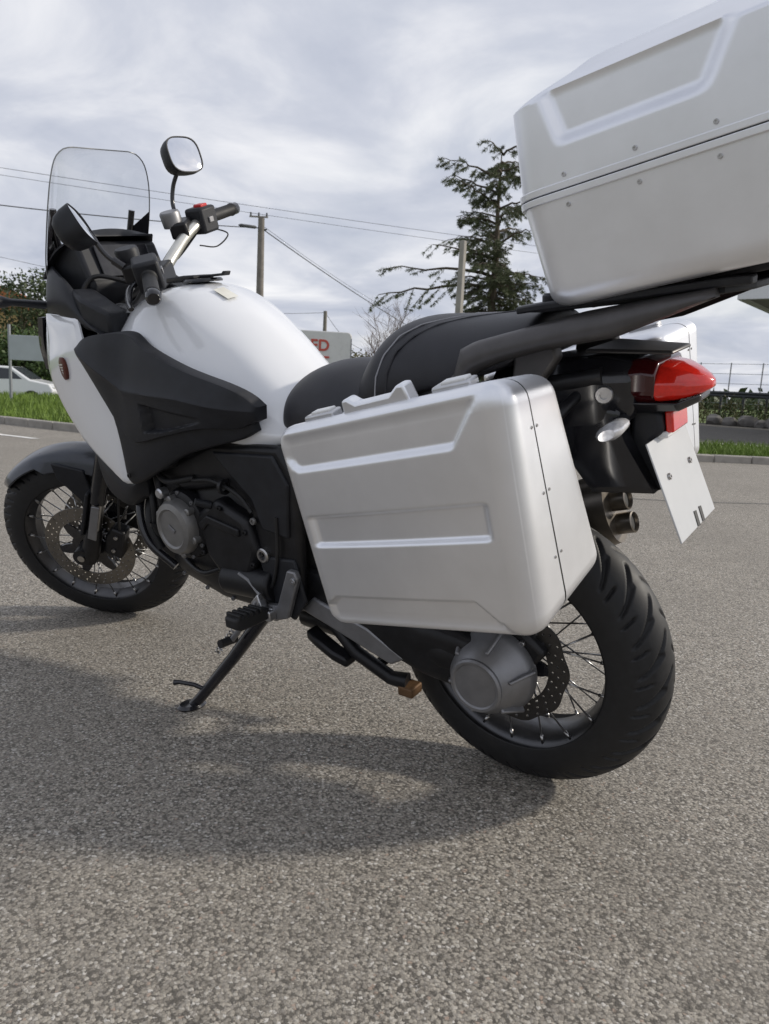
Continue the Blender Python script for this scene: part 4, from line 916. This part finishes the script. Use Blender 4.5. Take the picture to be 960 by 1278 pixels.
HX = {(1, 1, 1): (.252, .455, .876), (0, 1, 1): (-.215, .480, .988), (0, 1, 0): (-.262, .462, .602), (1, 1, 0): (.168, .448, .515),
      (1, 0, 1): (.238, .285, .875), (0, 0, 1): (-.205, .300, .972), (0, 0, 0): (-.245, .172, .628), (1, 0, 0): (.160, .172, .53)}
build_pannier('silver hard pannier with pressed ribs, hung beside the swing arm and footrest', HX, 1, (0, .30, .55))
HR = {(1, 1, 1): (.235, -.42, .882), (0, 1, 1): (-.212, -.438, .985), (0, 1, 0): (-.240, -.425, .66), (1, 1, 0): (.168, -.415, .60),
      (1, 0, 1): (.235, -.22, .875), (0, 0, 1): (-.205, -.20, .972), (0, 0, 0): (-.235, -.285, .69), (1, 0, 0): (.160, -.285, .62)}
build_pannier('silver hard pannier on the exhaust side, mostly hidden behind the tail light', HR, -1, (0, -.35, .63))

# ---- top case: rings of rounded rectangles stacked upward
def build_topcase():
    global ORG
    base = Vector((-.338, 0, 1.082)); root = thing('top_case', 'large silver top case with riveted seam, mounted on the rear luggage rack', 'top case', BM @ base, (-LEAN, 0, 0)); ORG = base
    tilt = Matrix.Translation(base) @ Matrix.Rotation(R(10.5), 4, 'Y')
    xf, xr, hw = .215, -.225, .225       # local X extents and half width at the seam
    HS = .165                            # seam height
    lev = []                             # (z, inset front, inset rear, inset sides, corner radius)
    for k in range(8):
        t = k/7; q = math.pi/2*t; lev.append((.030*(1-math.cos(q)), .020+.024*(1-math.sin(q)), .018+.024*(1-math.sin(q)), .006+.024*(1-math.sin(q)), .045))
    for k in range(1, 13): t = k/12; lev.append((.030+(HS-.003-.030)*t, .020*(1-t), .018*(1-t), .006*(1-t), .045+.01*t))
    seam_i = len(lev)
    ztop = HS+.128
    for k in range(46): t = k/45; lev.append((HS+.003+(ztop-HS-.003)*t, .006*t, .005*t, .001*t, .055))
    for k in range(1, 13):
        t = k/12; s = t*t*(3-2*t)*.25+.75*t; lev.append((ztop+.050*t**.9, .006+.068*s, .005+.055*s, .001+.092*s, .055))
    for k in range(1, 10): t = k/9; lev.append((ztop+.050+.022*math.sin(t*math.pi/2), .074+t**1.3*.13, .06+t**1.3*.14, .093+t**1.3*.12, .055*(1-.8*t)))
    def ring(z, i_f, i_r, i_s, rc):
        a, b, c = xf-i_f, xr+i_r, hw-i_s; pts = []
        nl, nc, nw = 90, 10, 40
        for k in range(nl): pts.append((a-rc-(a-b-2*rc)*k/nl, c, 'L'))
        for k in range(nc): q = math.pi/2*k/nc; pts.append((b+rc-rc*math.sin(q), c-rc+rc*math.cos(q), 'c'))
        for k in range(nw): pts.append((b, c-rc-2*(c-rc)*k/nw, 'r'))
        for k in range(nc): q = math.pi/2*k/nc; pts.append((b+rc-rc*math.cos(q), -c+rc-rc*math.sin(q), 'c'))
        for k in range(nl): pts.append((b+rc+(a-b-2*rc)*k/nl, -c, 'L'))
        for k in range(nc): q = math.pi/2*k/nc; pts.append((a-rc+rc*math.sin(q), -c+rc-rc*math.cos(q), 'c'))
        for k in range(nw): pts.append((a, -c+rc+2*(c-rc)*k/nw, 'f'))
        for k in range(nc): q = math.pi/2*k/nc; pts.append((a-rc+rc*math.cos(q), c-rc+rc*math.sin(q), 'c'))
        out_ = []
        for x, y, s in pts:
            if s == 'L' and HS+.01 < z < ztop+.02:
                # pressed recess below the lid edge
                h_ = ztop-z; sl = np.clip(h_/.075, 0, 1)
                x0, x1 = .150-.020*float(sl), -.125+.045*float(sl)
                inside = float(sstep(0, .020, x0-x)*sstep(0, .030, x-x1)*sstep(0, .020, .070-h_))*float(1-sstep(.0, .012, z-ztop))
                y -= math.copysign(.016*inside, y)
            out_.append((x, y, z))
        return out_
    rb = [ring(*l) for l in lev[:seam_i]]; rl = [ring(*l) for l in lev[seam_i:]]
    def fan(r, z): return [(p[0]*.3, p[1]*.3, z) for p in r]
    obj('case_base', G().loft([fan(rb[0], 0)]+rb+[[(p[0]*.97, p[1]*.97, HS-.003) for p in rb[-1]]], tilt), 'case_silver', root, auto=50)
    obj('case_lid', G().loft([[(p[0]*.97, p[1]*.97, HS+.003) for p in rl[0]]]+rl+[fan(rl[-1], ztop+.0725)], tilt), 'case_silver', root, auto=50)
    def band(z0, z1, off, m, nm):
        r0 = ring(HS, 0, 0, 0, .055); k = 1+off/.22
        prof = [[(p[0]*k, p[1]*k, z) for p in r0] for z in (z0, z1)]; kin = .965
        obj(nm, G().loft([[(p[0]*kin, p[1]*kin, z0) for p in r0]]+prof+[[(p[0]*kin, p[1]*kin, z1) for p in r0]], tilt, caps=False), m, root, bevel=.0012)
    band(HS-.011, HS-.0008, .0035, 'case_silver', 'seam_rail'); band(HS+.0008, HS+.011, .0035, 'case_silver', 'seam_rail'); band(HS-.0008, HS+.0008, .0012, 'print_black', 'seam_gasket')
    for s in (1, -1):
        for x, dz in ((.125, .020), (.02, .022), (-.085, .020), (.125, -.022), (.02, -.022), (-.085, -.022)):
            yy = hw-(.001*dz/.13 if dz > 0 else .006*(-dz-.003)/.13); bolt(tilt @ Vector((x, s*(yy-.0005), HS+dz)), tilt.to_3x3() @ Vector((0, s, 0)), .0035, .0028, root, 'aluminium', 'rivet')
    lk = obj('lock', G().box((xr-.004, 0, HS+.005), (.008, .035, .035), tilt), 'black_plastic', root, bevel=.005)
    obj('mount_plate', G().prism([(.15, -.010), (-.17, -.010), (-.19, .003), (.165, .003)], -.14, .14, tilt), 'black_plastic', root, bevel=.004)
    ORG = Vector((0, 0, 0))
build_topcase()
# ================================================================== BACKGROUND
def far(x, y, D):       # a point D metres out along the direction the photograph shows
    v = fd*FPX+rt*(x-480)-up*(y-639); v = v/math.hypot(v.x, v.y)*D; return CAM+v
def gz(p): return drop(p.x, p.y)-.03
hdir = lambda x: (lambda v: Vector((v.x, v.y, 0)).normalized())(far(x, 480, 10)-CAM)
def leafcards(V, F, c, n, r, s, flat=1.0):
    for _ in range(n):
        d = Vector((random.gauss(0, 1), random.gauss(0, 1), random.gauss(0, 1)*flat)); d = d.normalized()*r*random.random()**.4
        p = c+d; a = Vector((random.gauss(0, 1), random.gauss(0, 1), random.gauss(0, 1))).normalized(); b = a.orthogonal().normalized(); b = Matrix.Rotation(random.random()*6.28, 3, a) @ b
        w_ = s*random.uniform(.6, 1.3); k = len(V); V += [p, p+a*w_*.5+b*w_*.28, p+a*w_, p+a*w_*.5-b*w_*.28]; F.append((k, k+1, k+2, k+3))
# ---- conifer
def conifer(base, H_, label):
    root = thing('conifer_tree', label, 'tree', base)
    N_ = Vector((0, 0, 1)); g = G().tube([(0, 0, 0), (.03, 0, H_*.3), (-.04, .02, H_*.6), (.05, 0, H_*.85), (.03, 0, H_)], [.18, .15, .10, .045, .012], 10); obj('trunk', g, 'bark', root)
    tg = G(); V = []; F = []
    left = -rt0; back = hdir(610)
    def limb(z, az_vec, L_, rise, dens, droop=.0):
        n_ = 9; pts = []
        for k in range(n_+1):
            t = k/n_; pts.append(Vector((0, 0, z))+az_vec*L_*t+Vector((0, 0, L_*(rise*t-droop*t*t)))+Vector((random.gauss(0, .03), random.gauss(0, .03), random.gauss(0, .03)))*L_*.5)
        tg.tube(pts, [.045*(L_/2)**.5*(1-.85*k/n_)+.004 for k in range(n_+1)], 5)
        side = az_vec.cross(N_)
        for k in range(1, n_+1):
            t = k/n_
            for sgn in (-1, 1):
                if random.random() > dens*1.05: continue
                ln = L_*.30*(1-.5*t)*random.uniform(.5, 1.2)+.12
                d = (side*sgn*random.uniform(.4, 1)+az_vec*random.uniform(.3, .9)+Vector((0, 0, random.uniform(-.9, .1)))).normalized()
                tw = [pts[k]+d*ln*q+Vector((0, 0, -.10*ln*q*q)) for q in (0, .5, 1)]
                tg.tube(tw, [.010, .007, .003], 3, caps=False)
                for q in range(int(13*dens*ln/.35)+3):
                    c = tw[0].lerp(tw[2], random.random()**.7)+Vector((0, 0, -.02)); 
                    for _ in range(7):
                        a = (d+Vector((random.gauss(0, .8), random.gauss(0, .8), random.gauss(0, .6)-.2))).normalized(); b = a.orthogonal().normalized(); b = Matrix.Rotation(random.random()*6.28, 3, a) @ b
                        w_ = random.uniform(.07, .15); kk = len(V); V.extend([c, c+a*w_*.5+b*.008, c+a*w_, c+a*w_*.5-b*.008]); F.append((kk, kk+1, kk+2, kk+3))
    z = 1.4
    while z < H_-.05:
        t = z/H_
        for _ in range(3 if t < .75 else 2):
            a = random.random()*6.283; d = Vector((math.cos(a), math.sin(a), 0))
            L_ = (1.05+.85*math.sin(min(1, t*1.5)*math.pi*.5)*(1-.6*t))*random.uniform(.45, 1.1)*(1 if t < .72 else .95)
            limb(z, d, L_, .12 if t < .6 else .38, random.uniform(.55, 1.0) if t < .62 else random.uniform(.45, .75), .22)
        z += .155+.09*t
    # the long lopsided limbs
    for z, dv, L_, rise, dens in ((H_*.545, left, 3.3, .14, .55), (H_*.515, left+back*.3, 3.9, .0, .6), (H_*.60, left-back*.4, 2.2, .25, .35), (H_*.90, left, 1.75, .42, .8), (H_*.84, left+back*.2, 1.6, .5, .8), (H_*.80, left-back*.3, 1.5, .55, .75), (H_*.72, left, 1.3, .35, .6), (H_*.90, -left, 1.0, .2, .7), (H_*.55, -left, 1.6, .1, .8), (H_*.50, -left+back*.3, 1.7, .25, .8)):
        limb(z, dv.normalized(), L_, rise, dens, .12)
    obj('limbs', tg, 'bark', root, auto=0, fix=False); cr_ = obj('crown', G().add(V, F), 'needle', root, auto=0, fix=False)
    return root
b = far(607, 480, 25); top = far(620, 168, 25).z
conifer((b.x, b.y, gz(b)), top-gz(b)-.45, 'tall sparse dark green conifer with lopsided limbs beside a concrete pole')
# ---- broadleaf trees, hedge, shrubs
def bushy(name, label, cat, base, H_, rx, m, nl, ls, trunk=.35, group=None):
    root = thing(name, label, cat, base, group=group)
    tg = G().tube([(0, 0, 0), (.02, .03, H_*trunk), (0, 0, H_*.7)], [.10*H_/3, .07*H_/3, .02], 8); 
    V = []; F = []; cl = []
    for _ in range(max(10, int(nl/90))):
        a = random.random()*6.283; r_ = rx*random.random()**.5*.85; z = H_*(trunk*.6+random.random()*(1-trunk*.6))
        k = math.sqrt(max(.05, 1-((z/H_-.55)/.55)**2)); cl.append(Vector((math.cos(a)*r_*k, math.sin(a)*r_*k, z)))
    for c in cl:
        tg.tube([Vector((0, 0, H_*trunk*.9)), Vector((c.x*.5, c.y*.5, (H_*trunk+c.z)/2)), c], [.03*H_/3, .018*H_/3, .006], 4, caps=False)
        leafcards(V, F, c, int(nl/len(cl)), rx*random.uniform(.28, .48), ls, .8)
    obj('trunk', tg, 'bark', root, auto=0, fix=False); obj('crown', G().add(V, F), m, root, auto=0, fix=False)
    return root
p = far(42, 470, 40); bushy('round_tree', 'round olive green tree behind the roadside sign', 'tree', (p.x, p.y, gz(p)), far(42, 346, 40).z-gz(p), 2.0, 'leaf_tree', 5200, .20, .3)
p = far(-55, 470, 43); bushy('round_tree', 'dark green tree standing beside the orange-roofed house', 'tree', (p.x, p.y, gz(p)), 5.0, 1.9, 'leaf_tree', 3600, .22, .3)
for i, (px, w_, hgt, D) in enumerate(((4, 1.6, 2.9, 37), (34, 1.5, 2.7, 36.5), (62, 1.5, 2.9, 36), (92, 1.5, 2.6, 35.5))):
    p = far(px, 470, D); bushy('hedge_shrub', 'green hedge shrub behind the parked white car', 'hedge', (p.x, p.y, gz(p)), hgt+.0, w_, 'leaf_hedge', 3200, .17, .12, 'hedge shrubs behind the car')
p = far(446, 480, 33); bushy('olive_shrub', 'low olive brown shrub beside the white box trailer', 'shrub', (p.x, p.y, gz(p)), 1.9, 1.3, 'leaf_olive', 2400, .14, .1)
def bare(name, label, base, H_, n):
    root = thing(name, label, 'shrub', base); g = G()
    for _ in range(n):
        a = random.random()*6.283; d = Vector((math.cos(a)*.28, math.sin(a)*.28, 1)).normalized(); L_ = H_*random.uniform(.6, 1.05)
        p0 = Vector((math.cos(a)*.1, math.sin(a)*.1, 0)); pts = [p0+d*L_*t+Vector((random.gauss(0, .06), random.gauss(0, .06), 0))*t*2 for t in (0, .3, .6, .85, 1)]
        g.tube(pts, [.03, .022, .015, .009, .004], 4, caps=False)
        for k in (1, 2, 3, 3):
            for _ in range(4):
                e_ = (d+Vector((random.gauss(0, .6), random.gauss(0, .6), random.gauss(.1, .3)))).normalized(); q0 = pts[k].lerp(pts[k+1], random.random()); l_ = L_*random.uniform(.1, .28); q1 = q0+e_*l_
                g.tube([q0, q0.lerp(q1, .5)+Vector((0, 0, .02)), q1], [.008, .006, .003], 3, caps=False)
                for _ in range(3):
                    e2 = (e_+Vector((random.gauss(0, .6), random.gauss(0, .6), random.gauss(.1, .3)))).normalized(); q2 = q0.lerp(q1, random.random()); g.tube([q2, q2+e2*l_*.5], [.005, .002], 3, caps=False)
    obj('branches', g, 'twig', root, auto=0, fix=False)
p = far(478, 480, 30); bare('bare_shrub', 'bare leafless shrub with fine twigs behind the seats', (p.x, p.y, gz(p)), far(478, 392, 30).z-gz(p), 16)
p = far(530, 480, 34); bare('bare_shrub', 'smaller leafless shrub between the bare bush and the conifer', (p.x, p.y, gz(p)), 2.7, 11)
# ---- poles and overhead cables
def pole(px, pytop, D, r0, r1, m, label, arms=True, square=False):
    b = far(px, 480, D); t = far(px, pytop, D); root = thing('utility_pole', label, 'pole', (b.x, b.y, gz(b))); H_ = t.z-gz(b)
    if square: obj('shaft', G().loft([[(dx*r, dy*r, z) for dx, dy in ((-1, -1), (1, -1), (1, 1), (-1, 1))] for z, r in ((0, r0), (H_, r1))]), m, root, bevel=.02)
    else: obj('shaft', G().tube([(0, 0, 0), (0, 0, H_*.5), (0, 0, H_)], [r0, (r0+r1)/2, r1], 14), m, root)
    if arms:
        d = Vector((rt0.x, rt0.y, 0))
        obj('crossarm', G().tube([d*-.45+Vector((0, 0, H_+.05)), d*.25+Vector((0, 0, H_+.05))], .035, 6), 'pole_concrete', root)
        for k in (-.4, -.1, .2): obj('insulator', G().tube([d*k+Vector((0, 0, H_+.07)), d*k+Vector((0, 0, H_+.20))], [.035, .028], 8), 'fence_dark', root)
        obj('bracket', G().tube([Vector((0, 0, H_-.4)), d*.22+Vector((0, 0, H_-.4))], .03, 6), 'fence_dark', root)
    return root, Vector((b.x, b.y, gz(b)+H_))
pA, tA = pole(322, 272, 30, .17, .12, 'pole_wood', 'weathered wooden utility pole carrying a small crossarm and several cables')
pB, tB = pole(403, 388, 52, .16, .12, 'pole_wood', 'distant thin wooden pole above the white box trailer', arms=False)
pC, tC = pole(567, 300, 22, .105, .075, 'pole_concrete', 'square concrete pole rising in front of the conifer', arms=False, square=True)
def cable(a, b, label, sag=.3, r=.010, group='overhead cables'):
    n_ = 24; pts = [a.lerp(b, k/n_)-Vector((0, 0, 4*sag*(k/n_)*(1-k/n_))) for k in range(n_+1)]
    o = tag(obj('overhead_cable', G().tube(pts, r, 5), 'cable', auto=0), label, 'cable', group); return o
wA = tA+Vector((0, 0, .15))
nA = tA+Vector((0, 0, -.35))
def ext(a, b, k): return a+(b-a)*k
c1 = cable(nA, ext(nA, far(0, 241, 27), 2.2), 'thick dark cable running from the wooden pole past the windscreen', .35, .017, None)
spc = nA.lerp(far(0, 241, 27), .105)
tag(obj('cable_clamp', G().tube([spc+(spc-nA).normalized()*k for k in (-.75, -.68, -.1, .0)], [.02, .06, .06, .02], 8), 'fence_dark'), 'dark strain clamp on the thick cable beside the wooden pole', 'cable clamp')
cable(nA+Vector((0, 0, -.0)), ext(nA, far(500, 396, 46), 1.6), 'thick cable sloping down from the wooden pole towards the bare shrub', .25, .020, None)
cable(nA+Vector((0, 0, .12)), ext(nA, far(476, 376, 47), 1.6), 'thin cable just above the thick one sloping towards the bare shrub', .3, .008, None)
for dy, r_ in ((0, .010), (9, .009)):
    a, c = far(0, 203+dy, 36), far(500, 280+dy, 40); cable(ext(c, a, 2.0), ext(a, c, 1.6), 'thin high cable crossing behind the windscreen above the wooden pole', .2, r_, 'pair of high cables')
a, c = far(0, 318, 40), far(60, 332, 42); cable(ext(c, a, 6), ext(a, c, 3.0), 'low thin cable passing above the round tree', .1, .010, None)
cable(tB+Vector((0, 0, -.1)), far(230, 384, 60), 'thin cable from the distant pole towards the tank', .2, .014, None)
cable(tB+Vector((0, 0, -.1)), far(452, 436, 56), 'thin cable dropping from the distant pole behind the trailer', .4, .014, None)
# ---- white box trailer with red lettering
D = 25; R_ = far(437, 480, D); L_ = far(330, 480, D); across = (R_-L_); across.z = 0; across.normalize(); dep_ = Vector((-across.y, across.x, 0));
if dep_.dot(hdir(400)) < 0: dep_ = -dep_
wid = 4.2; zt_ = far(437, 415, D).z; g0 = gz(R_)
tr = thing('box_trailer', 'white box trailer with red lettering parked beyond the fuel tank', 'trailer', (R_.x, R_.y, g0)); ORG = Vector((0, 0, 0))
TM = Matrix(((-across.x, dep_.x, 0, 0), (-across.y, dep_.y, 0, 0), (0, 0, 1, 0), (0, 0, 0, 1)))
Ht = zt_-g0
def rrect(w_, h0, h1, r_):
    pts = []
    for cx, cz, a0 in ((r_, h0+r_, 180), (w_-r_, h0+r_, 270), (w_-r_, h1-r_, 0), (r_, h1-r_, 90)):
        for k in range(7): a = R(a0+15*k); pts.append((cx+r_*math.cos(a), cz+r_*math.sin(a)))
    return pts
obj('body', G().prism(rrect(wid, .75, Ht, .16), 0, 2.1, TM), 'trailer_white', tr, bevel=.03)
obj('edge_trim', G().prism([(.0, .9), (.03, .9), (.03, Ht-.2), (.0, Ht-.2)], -.02, .0, TM), 'cast_grey', tr)
for x in (1.4, 2.3):
    wl_ = obj('wheel', G().rev([(.12, -.1), (.30, -.1), (.34, -.06), (.34, .06), (.30, .1), (.12, .1)], 24, TM @ Matrix.Translation((x, .16, .34))), 'rubber', tr); obj('rim', G().rev([(0, -.09), (.2, -.09), (.2, .05), (0, .05)], 16, TM @ Matrix.Translation((x, .16, .34))), 'cast_grey', wl_)
obj('chassis', G().box((wid/2, 1.0, .66), (wid/2-.2, .7, .09), TM), 'fence_dark', tr)
def letters(txt, x_right, z, size, parent):
    cu = bpy.data.curves.new('t', 'FONT'); cu.body = txt; cu.size = size; cu.extrude = .006; cu.align_x = 'RIGHT'; cu.offset = .012
    o = bpy.data.objects.new('t', cu); C.objects.link(o); me = bpy.data.meshes.new_from_object(o.evaluated_get(bpy.context.evaluated_depsgraph_get())); bpy.data.objects.remove(o)
    g = G().add([v.co for v in me.vertices], [tuple(p.vertices) for p in me.polygons], TM @ Matrix.Translation((x_right, -.012, z)) @ Matrix(((-1, 0, 0, 0), (0, 0, -1, 0), (0, 1, 0, 0), (0, 0, 0, 1))))
    obj('lettering', g, 'red_print', parent, auto=0)
letters('RED', .72, Ht-.62, .50, tr); letters('RT', .72, Ht-1.12, .46, tr)
# ---- left: sign, car, house
p = far(14, 490, 20); sg_ = thing('road_sign', 'blank grey rectangular sign on a slim post in the grass', 'sign', (p.x, p.y, gz(p))); zt2 = far(14, 405, 20).z-gz(p)
obj('post', G().tube([(0, 0, 0), (0, 0, zt2)], .035, 10), 'fence_steel', sg_)
d = Vector((rt0.x, rt0.y, 0)); z0, z1 = far(30, 450, 20).z-gz(p), far(30, 419, 20).z-gz(p); k = (far(66, 440, 20)-far(14, 440, 20)).length
nrm_ = Vector((-rt0.y, rt0.x, 0)); nrm_ = nrm_ if nrm_.dot(hdir(14)) < 0 else -nrm_
SMx = Matrix(((d.x, nrm_.x, 0, 0), (d.y, nrm_.y, 0, 0), (0, 0, 1, 0), (0, 0, 0, 1)))
obj('panel', G().box((k/2+.02, .06, (z0+z1)/2), (k/2, .015, (z1-z0)/2), SMx), 'sign_grey', sg_, bevel=.01)
obj('panel_rail', G().box((k/2, .03, (z0+z1)/2), (k/2, .012, .03), SMx), 'fence_steel', sg_)
pc = far(4, 486, 33); car = thing('parked_car', 'white car parked on the lower street beyond the grass', 'car', (pc.x, pc.y, gz(pc)-.0), (0, 0, math.atan2(rt0.y, rt0.x)+R(8)))
body = [(-2.05, .30), (-2.1, .55), (-2.0, .88), (-1.3, .96), (-.75, 1.42), (-.2, 1.50), (.55, 1.48), (1.25, 1.02), (1.95, .90), (2.1, .68), (2.1, .35), (1.7, .24), (-1.7, .24)]
def taper(poly, hwid):
    return [(x, hwid*(1-.16*max(0, (z-.9)/.6)), z) for x, z in poly], [(x, -hwid*(1-.16*max(0, (z-.9)/.6)), z) for x, z in poly]
a, b_ = taper(body, .86); obj('body', G().prism3(a, b_), 'car_white', car, bevel=.06, seg=3)
for s in (1, -1):
    for poly in ([(-1.05, 1.0), (-.68, 1.36), (-.12, 1.42), (-.12, 1.0)], [(-.05, 1.0), (-.05, 1.42), (.50, 1.40), (.98, 1.03)]):
        hw0 = .86; o = [(x, s*(hw0*(1-.16*max(0, (z-.9)/.6))+.006), z) for x, z in poly]; i_ = [(x, s*(hw0*(1-.16*max(0, (z-.9)/.6))-.02), z) for x, z in poly]; obj('window', G().prism3(o, i_), 'window_dark', car)
    for x in (-1.3, 1.3):
        w1 = obj('wheel', G().rev([(.18, -.1), (.28, -.1), (.31, -.07), (.31, .07), (.28, .1), (.18, .1)], 24, Matrix.Translation((x, s*.80, .31))), 'rubber', car); obj('rim', G().rev([(0, -.08), (.19, -.085), (.19, .085), (0, .08)], 16, Matrix.Translation((x, s*.80, .31))), 'aluminium', w1)
    obj('door_line', G().box((-.085, s*.861, .72), (.006, .003, .26)), 'fence_dark', car); obj('headlight', G().box((2.02, s*.6, .72), (.06, .16, .07)), 'clear_lens', car, bevel=.02); obj('tail_lamp', G().box((-2.04, s*.62, .78), (.05, .14, .08)), 'dark_red', car, bevel=.02)
obj('windscreen', G().prism3([(1.22, .68, 1.045), (.60, .60, 1.455), (.60, -.60, 1.455), (1.22, -.68, 1.045)], [(1.25, .68, 1.05), (.62, .60, 1.475), (.62, -.60, 1.475), (1.25, -.68, 1.05)]), 'window_dark', car)
ph_ = far(-14, 470, 62); hs = thing('house', 'ochre house with an orange tiled roof partly hidden by trees', 'house', (ph_.x, ph_.y, gz(ph_)), (0, 0, math.atan2(rt0.y, rt0.x)+R(12)))
zr = far(0, 366, 62).z-gz(ph_)
obj('wall', G().box((0, 0, (zr-1.4)/2), (5.5, 4, (zr-1.4)/2)), 'render_wall', hs)
rf = obj('roof', G().prism([(-6, zr-1.45), (6, zr-1.45), (6, zr-1.3), (2.2, zr+.1), (-2.2, zr+.1), (-6, zr-1.3)], -4.6, 4.6), 'roof_tile', hs, bevel=.03)
obj('chimney', G().box((-2.5, .6, zr+.3), (.3, .3, .6)), 'render_wall', rf)
for x in (-3.4, 0, 3.6):
    wn_ = obj('window', G().box((x, -4.01, 2.0), (.55, .05, .7)), 'window_dark', hs); obj('frame', G().box((x, -4.04, 2.0), (.03, .04, .7)), 'white_trim', wn_); obj('sill', G().box((x, -4.08, 1.26), (.65, .1, .04)), 'kerb', wn_)
# ---- right: canopy, fence, rail, shrubs and rocks
D = 24; p0 = far(921, 365, D); zc1, zc0 = far(921, 352, D).z, far(921, 374, D).z
cn = thing('station_canopy', 'flat white canopy roof with a grey underside on slim columns', 'canopy', (p0.x, p0.y, -.03))
rq = Matrix.Rotation(R(-38.8), 3, 'Z'); dx_ = rq @ Vector((rt0.x, rt0.y, 0)); dy_ = rq @ Vector((-rt0.y, rt0.x, 0)); dy2 = dy_ if dy_.dot(hdir(921)) > 0 else -dy_
CM = Matrix(((dx_.x, dy2.x, 0, 0), (dx_.y, dy2.y, 0, 0), (0, 0, 1, 0), (0, 0, 0, 1)))
zc0 += .03; zc1 += .03
obj('fascia', G().box((6, .06, (zc0+zc1)/2), (6, .06, (zc1-zc0)/2), CM), 'canopy_white', cn, bevel=.015)
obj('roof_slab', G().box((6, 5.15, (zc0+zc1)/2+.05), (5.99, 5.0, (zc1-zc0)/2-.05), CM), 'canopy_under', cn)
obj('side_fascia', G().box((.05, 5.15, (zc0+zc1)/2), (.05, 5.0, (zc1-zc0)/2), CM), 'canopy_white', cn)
for x, y in ((4, 2.5), (9, 2.5), (4, 8), (9, 8)): obj('column', G().box((x, y, zc0/2+.02), (.14, .14, zc0/2+.03), CM), 'canopy_white', cn, bevel=.02)
D = 36; a = far(800, 505, D); b = far(1080, 512, D-3); a.z = b.z = 0
fn_ = thing('wire_fence', 'metal post fence with thin horizontal wires beside the street', 'fence', (a.x, a.y, -.03)); n_ = 7; L3 = b-a
for k in range(n_+1):
    q = L3*k/n_; obj('post', G().tube([q, q+Vector((0, 0, 2.5))], .025, 6), 'fence_steel', fn_)
for z in (2.45, 2.05, 1.65, 1.25, .85): obj('wire', G().tube([Vector((0, 0, z)), L3+Vector((0, 0, z))], .009, 4), 'fence_steel', fn_)
a2 = a+hdir(900)*-1.2; gl_ = thing('guard_rail', 'dark guard rail on short posts in front of the wire fence', 'guard rail', (a2.x, a2.y, -.03))
obj('rail', G().loft([[Vector((0, 0, z))+L3*k+Vector((.35, .9, 0)).normalized()*o_ for z, o_ in ((1.08, 0), (1.14, .05), (1.20, 0), (1.26, .05), (1.32, 0), (1.32, -.02), (1.08, -.02))] for k in (0, 1)]), 'fence_dark', gl_)
for k in range(11):
    q = L3*k/10; obj('post', G().box((q.x, q.y, .55), (.05, .05, .58)), 'fence_dark', gl_)
for i, (px, D_, h_, r_, m) in enumerate(((880, 33, .85, 1.0, 'leaf_olive'), (904, 32.6, .75, .9, 'leaf_hedge'), (927, 32.3, .85, 1.0, 'leaf_olive'), (950, 32, .75, .9, 'leaf_hedge'), (973, 31.6, .8, 1.0, 'leaf_olive'), (996, 31.3, .7, .9, 'leaf_hedge'))):
    p = far(px, 510, D_); bushy('low_shrub', 'low %s shrub at the foot of the guard rail' % ('olive brown' if 'olive' in m else 'dark green'), 'shrub', (p.x, p.y, -.03), h_, r_, m, 700, .09, .1, '%s shrubs along the guard rail' % ('olive brown' if 'olive' in m else 'dark green'))
for i, (px, D_, s_) in enumerate(((893, 31.2, .34), (912, 30.8, .30), (934, 30.6, .38), (953, 30.4, .28), (968, 30.2, .36))):
    p = far(px, 515, D_); bm = bmesh.new(); bmesh.ops.create_icosphere(bm, subdivisions=2, radius=s_)
    for v in bm.verts: v.co *= random.uniform(.8, 1.12); v.co.z *= .75
    me = bpy.data.meshes.new('rock'); bm.to_mesh(me); bm.free(); o = obj('rock', me, 'rock', auto=25); o.location = (p.x, p.y, -.03+s_*.5); tag(o, 'grey rock lying among the low shrubs by the street', 'rock', 'rocks by the street')
# far tree line that closes the horizon
V = []; F = []
for k in range(900):
    px = random.uniform(-500, 1500); D_ = random.uniform(110, 150); p = far(px, 480, D_); h_ = random.uniform(2.0, 5.5)*(1 if px < 700 else .55)
    leafcards(V, F, Vector((p.x, p.y, -.6+h_*.5)), 16, h_*.62, 1.5, .8)
o = obj('tree_line', G().add(V, F), 'leaf_tree', auto=0, fix=False); o['kind'] = 'stuff'; tag(o, 'distant dark green tree line along the horizon', 'tree line')
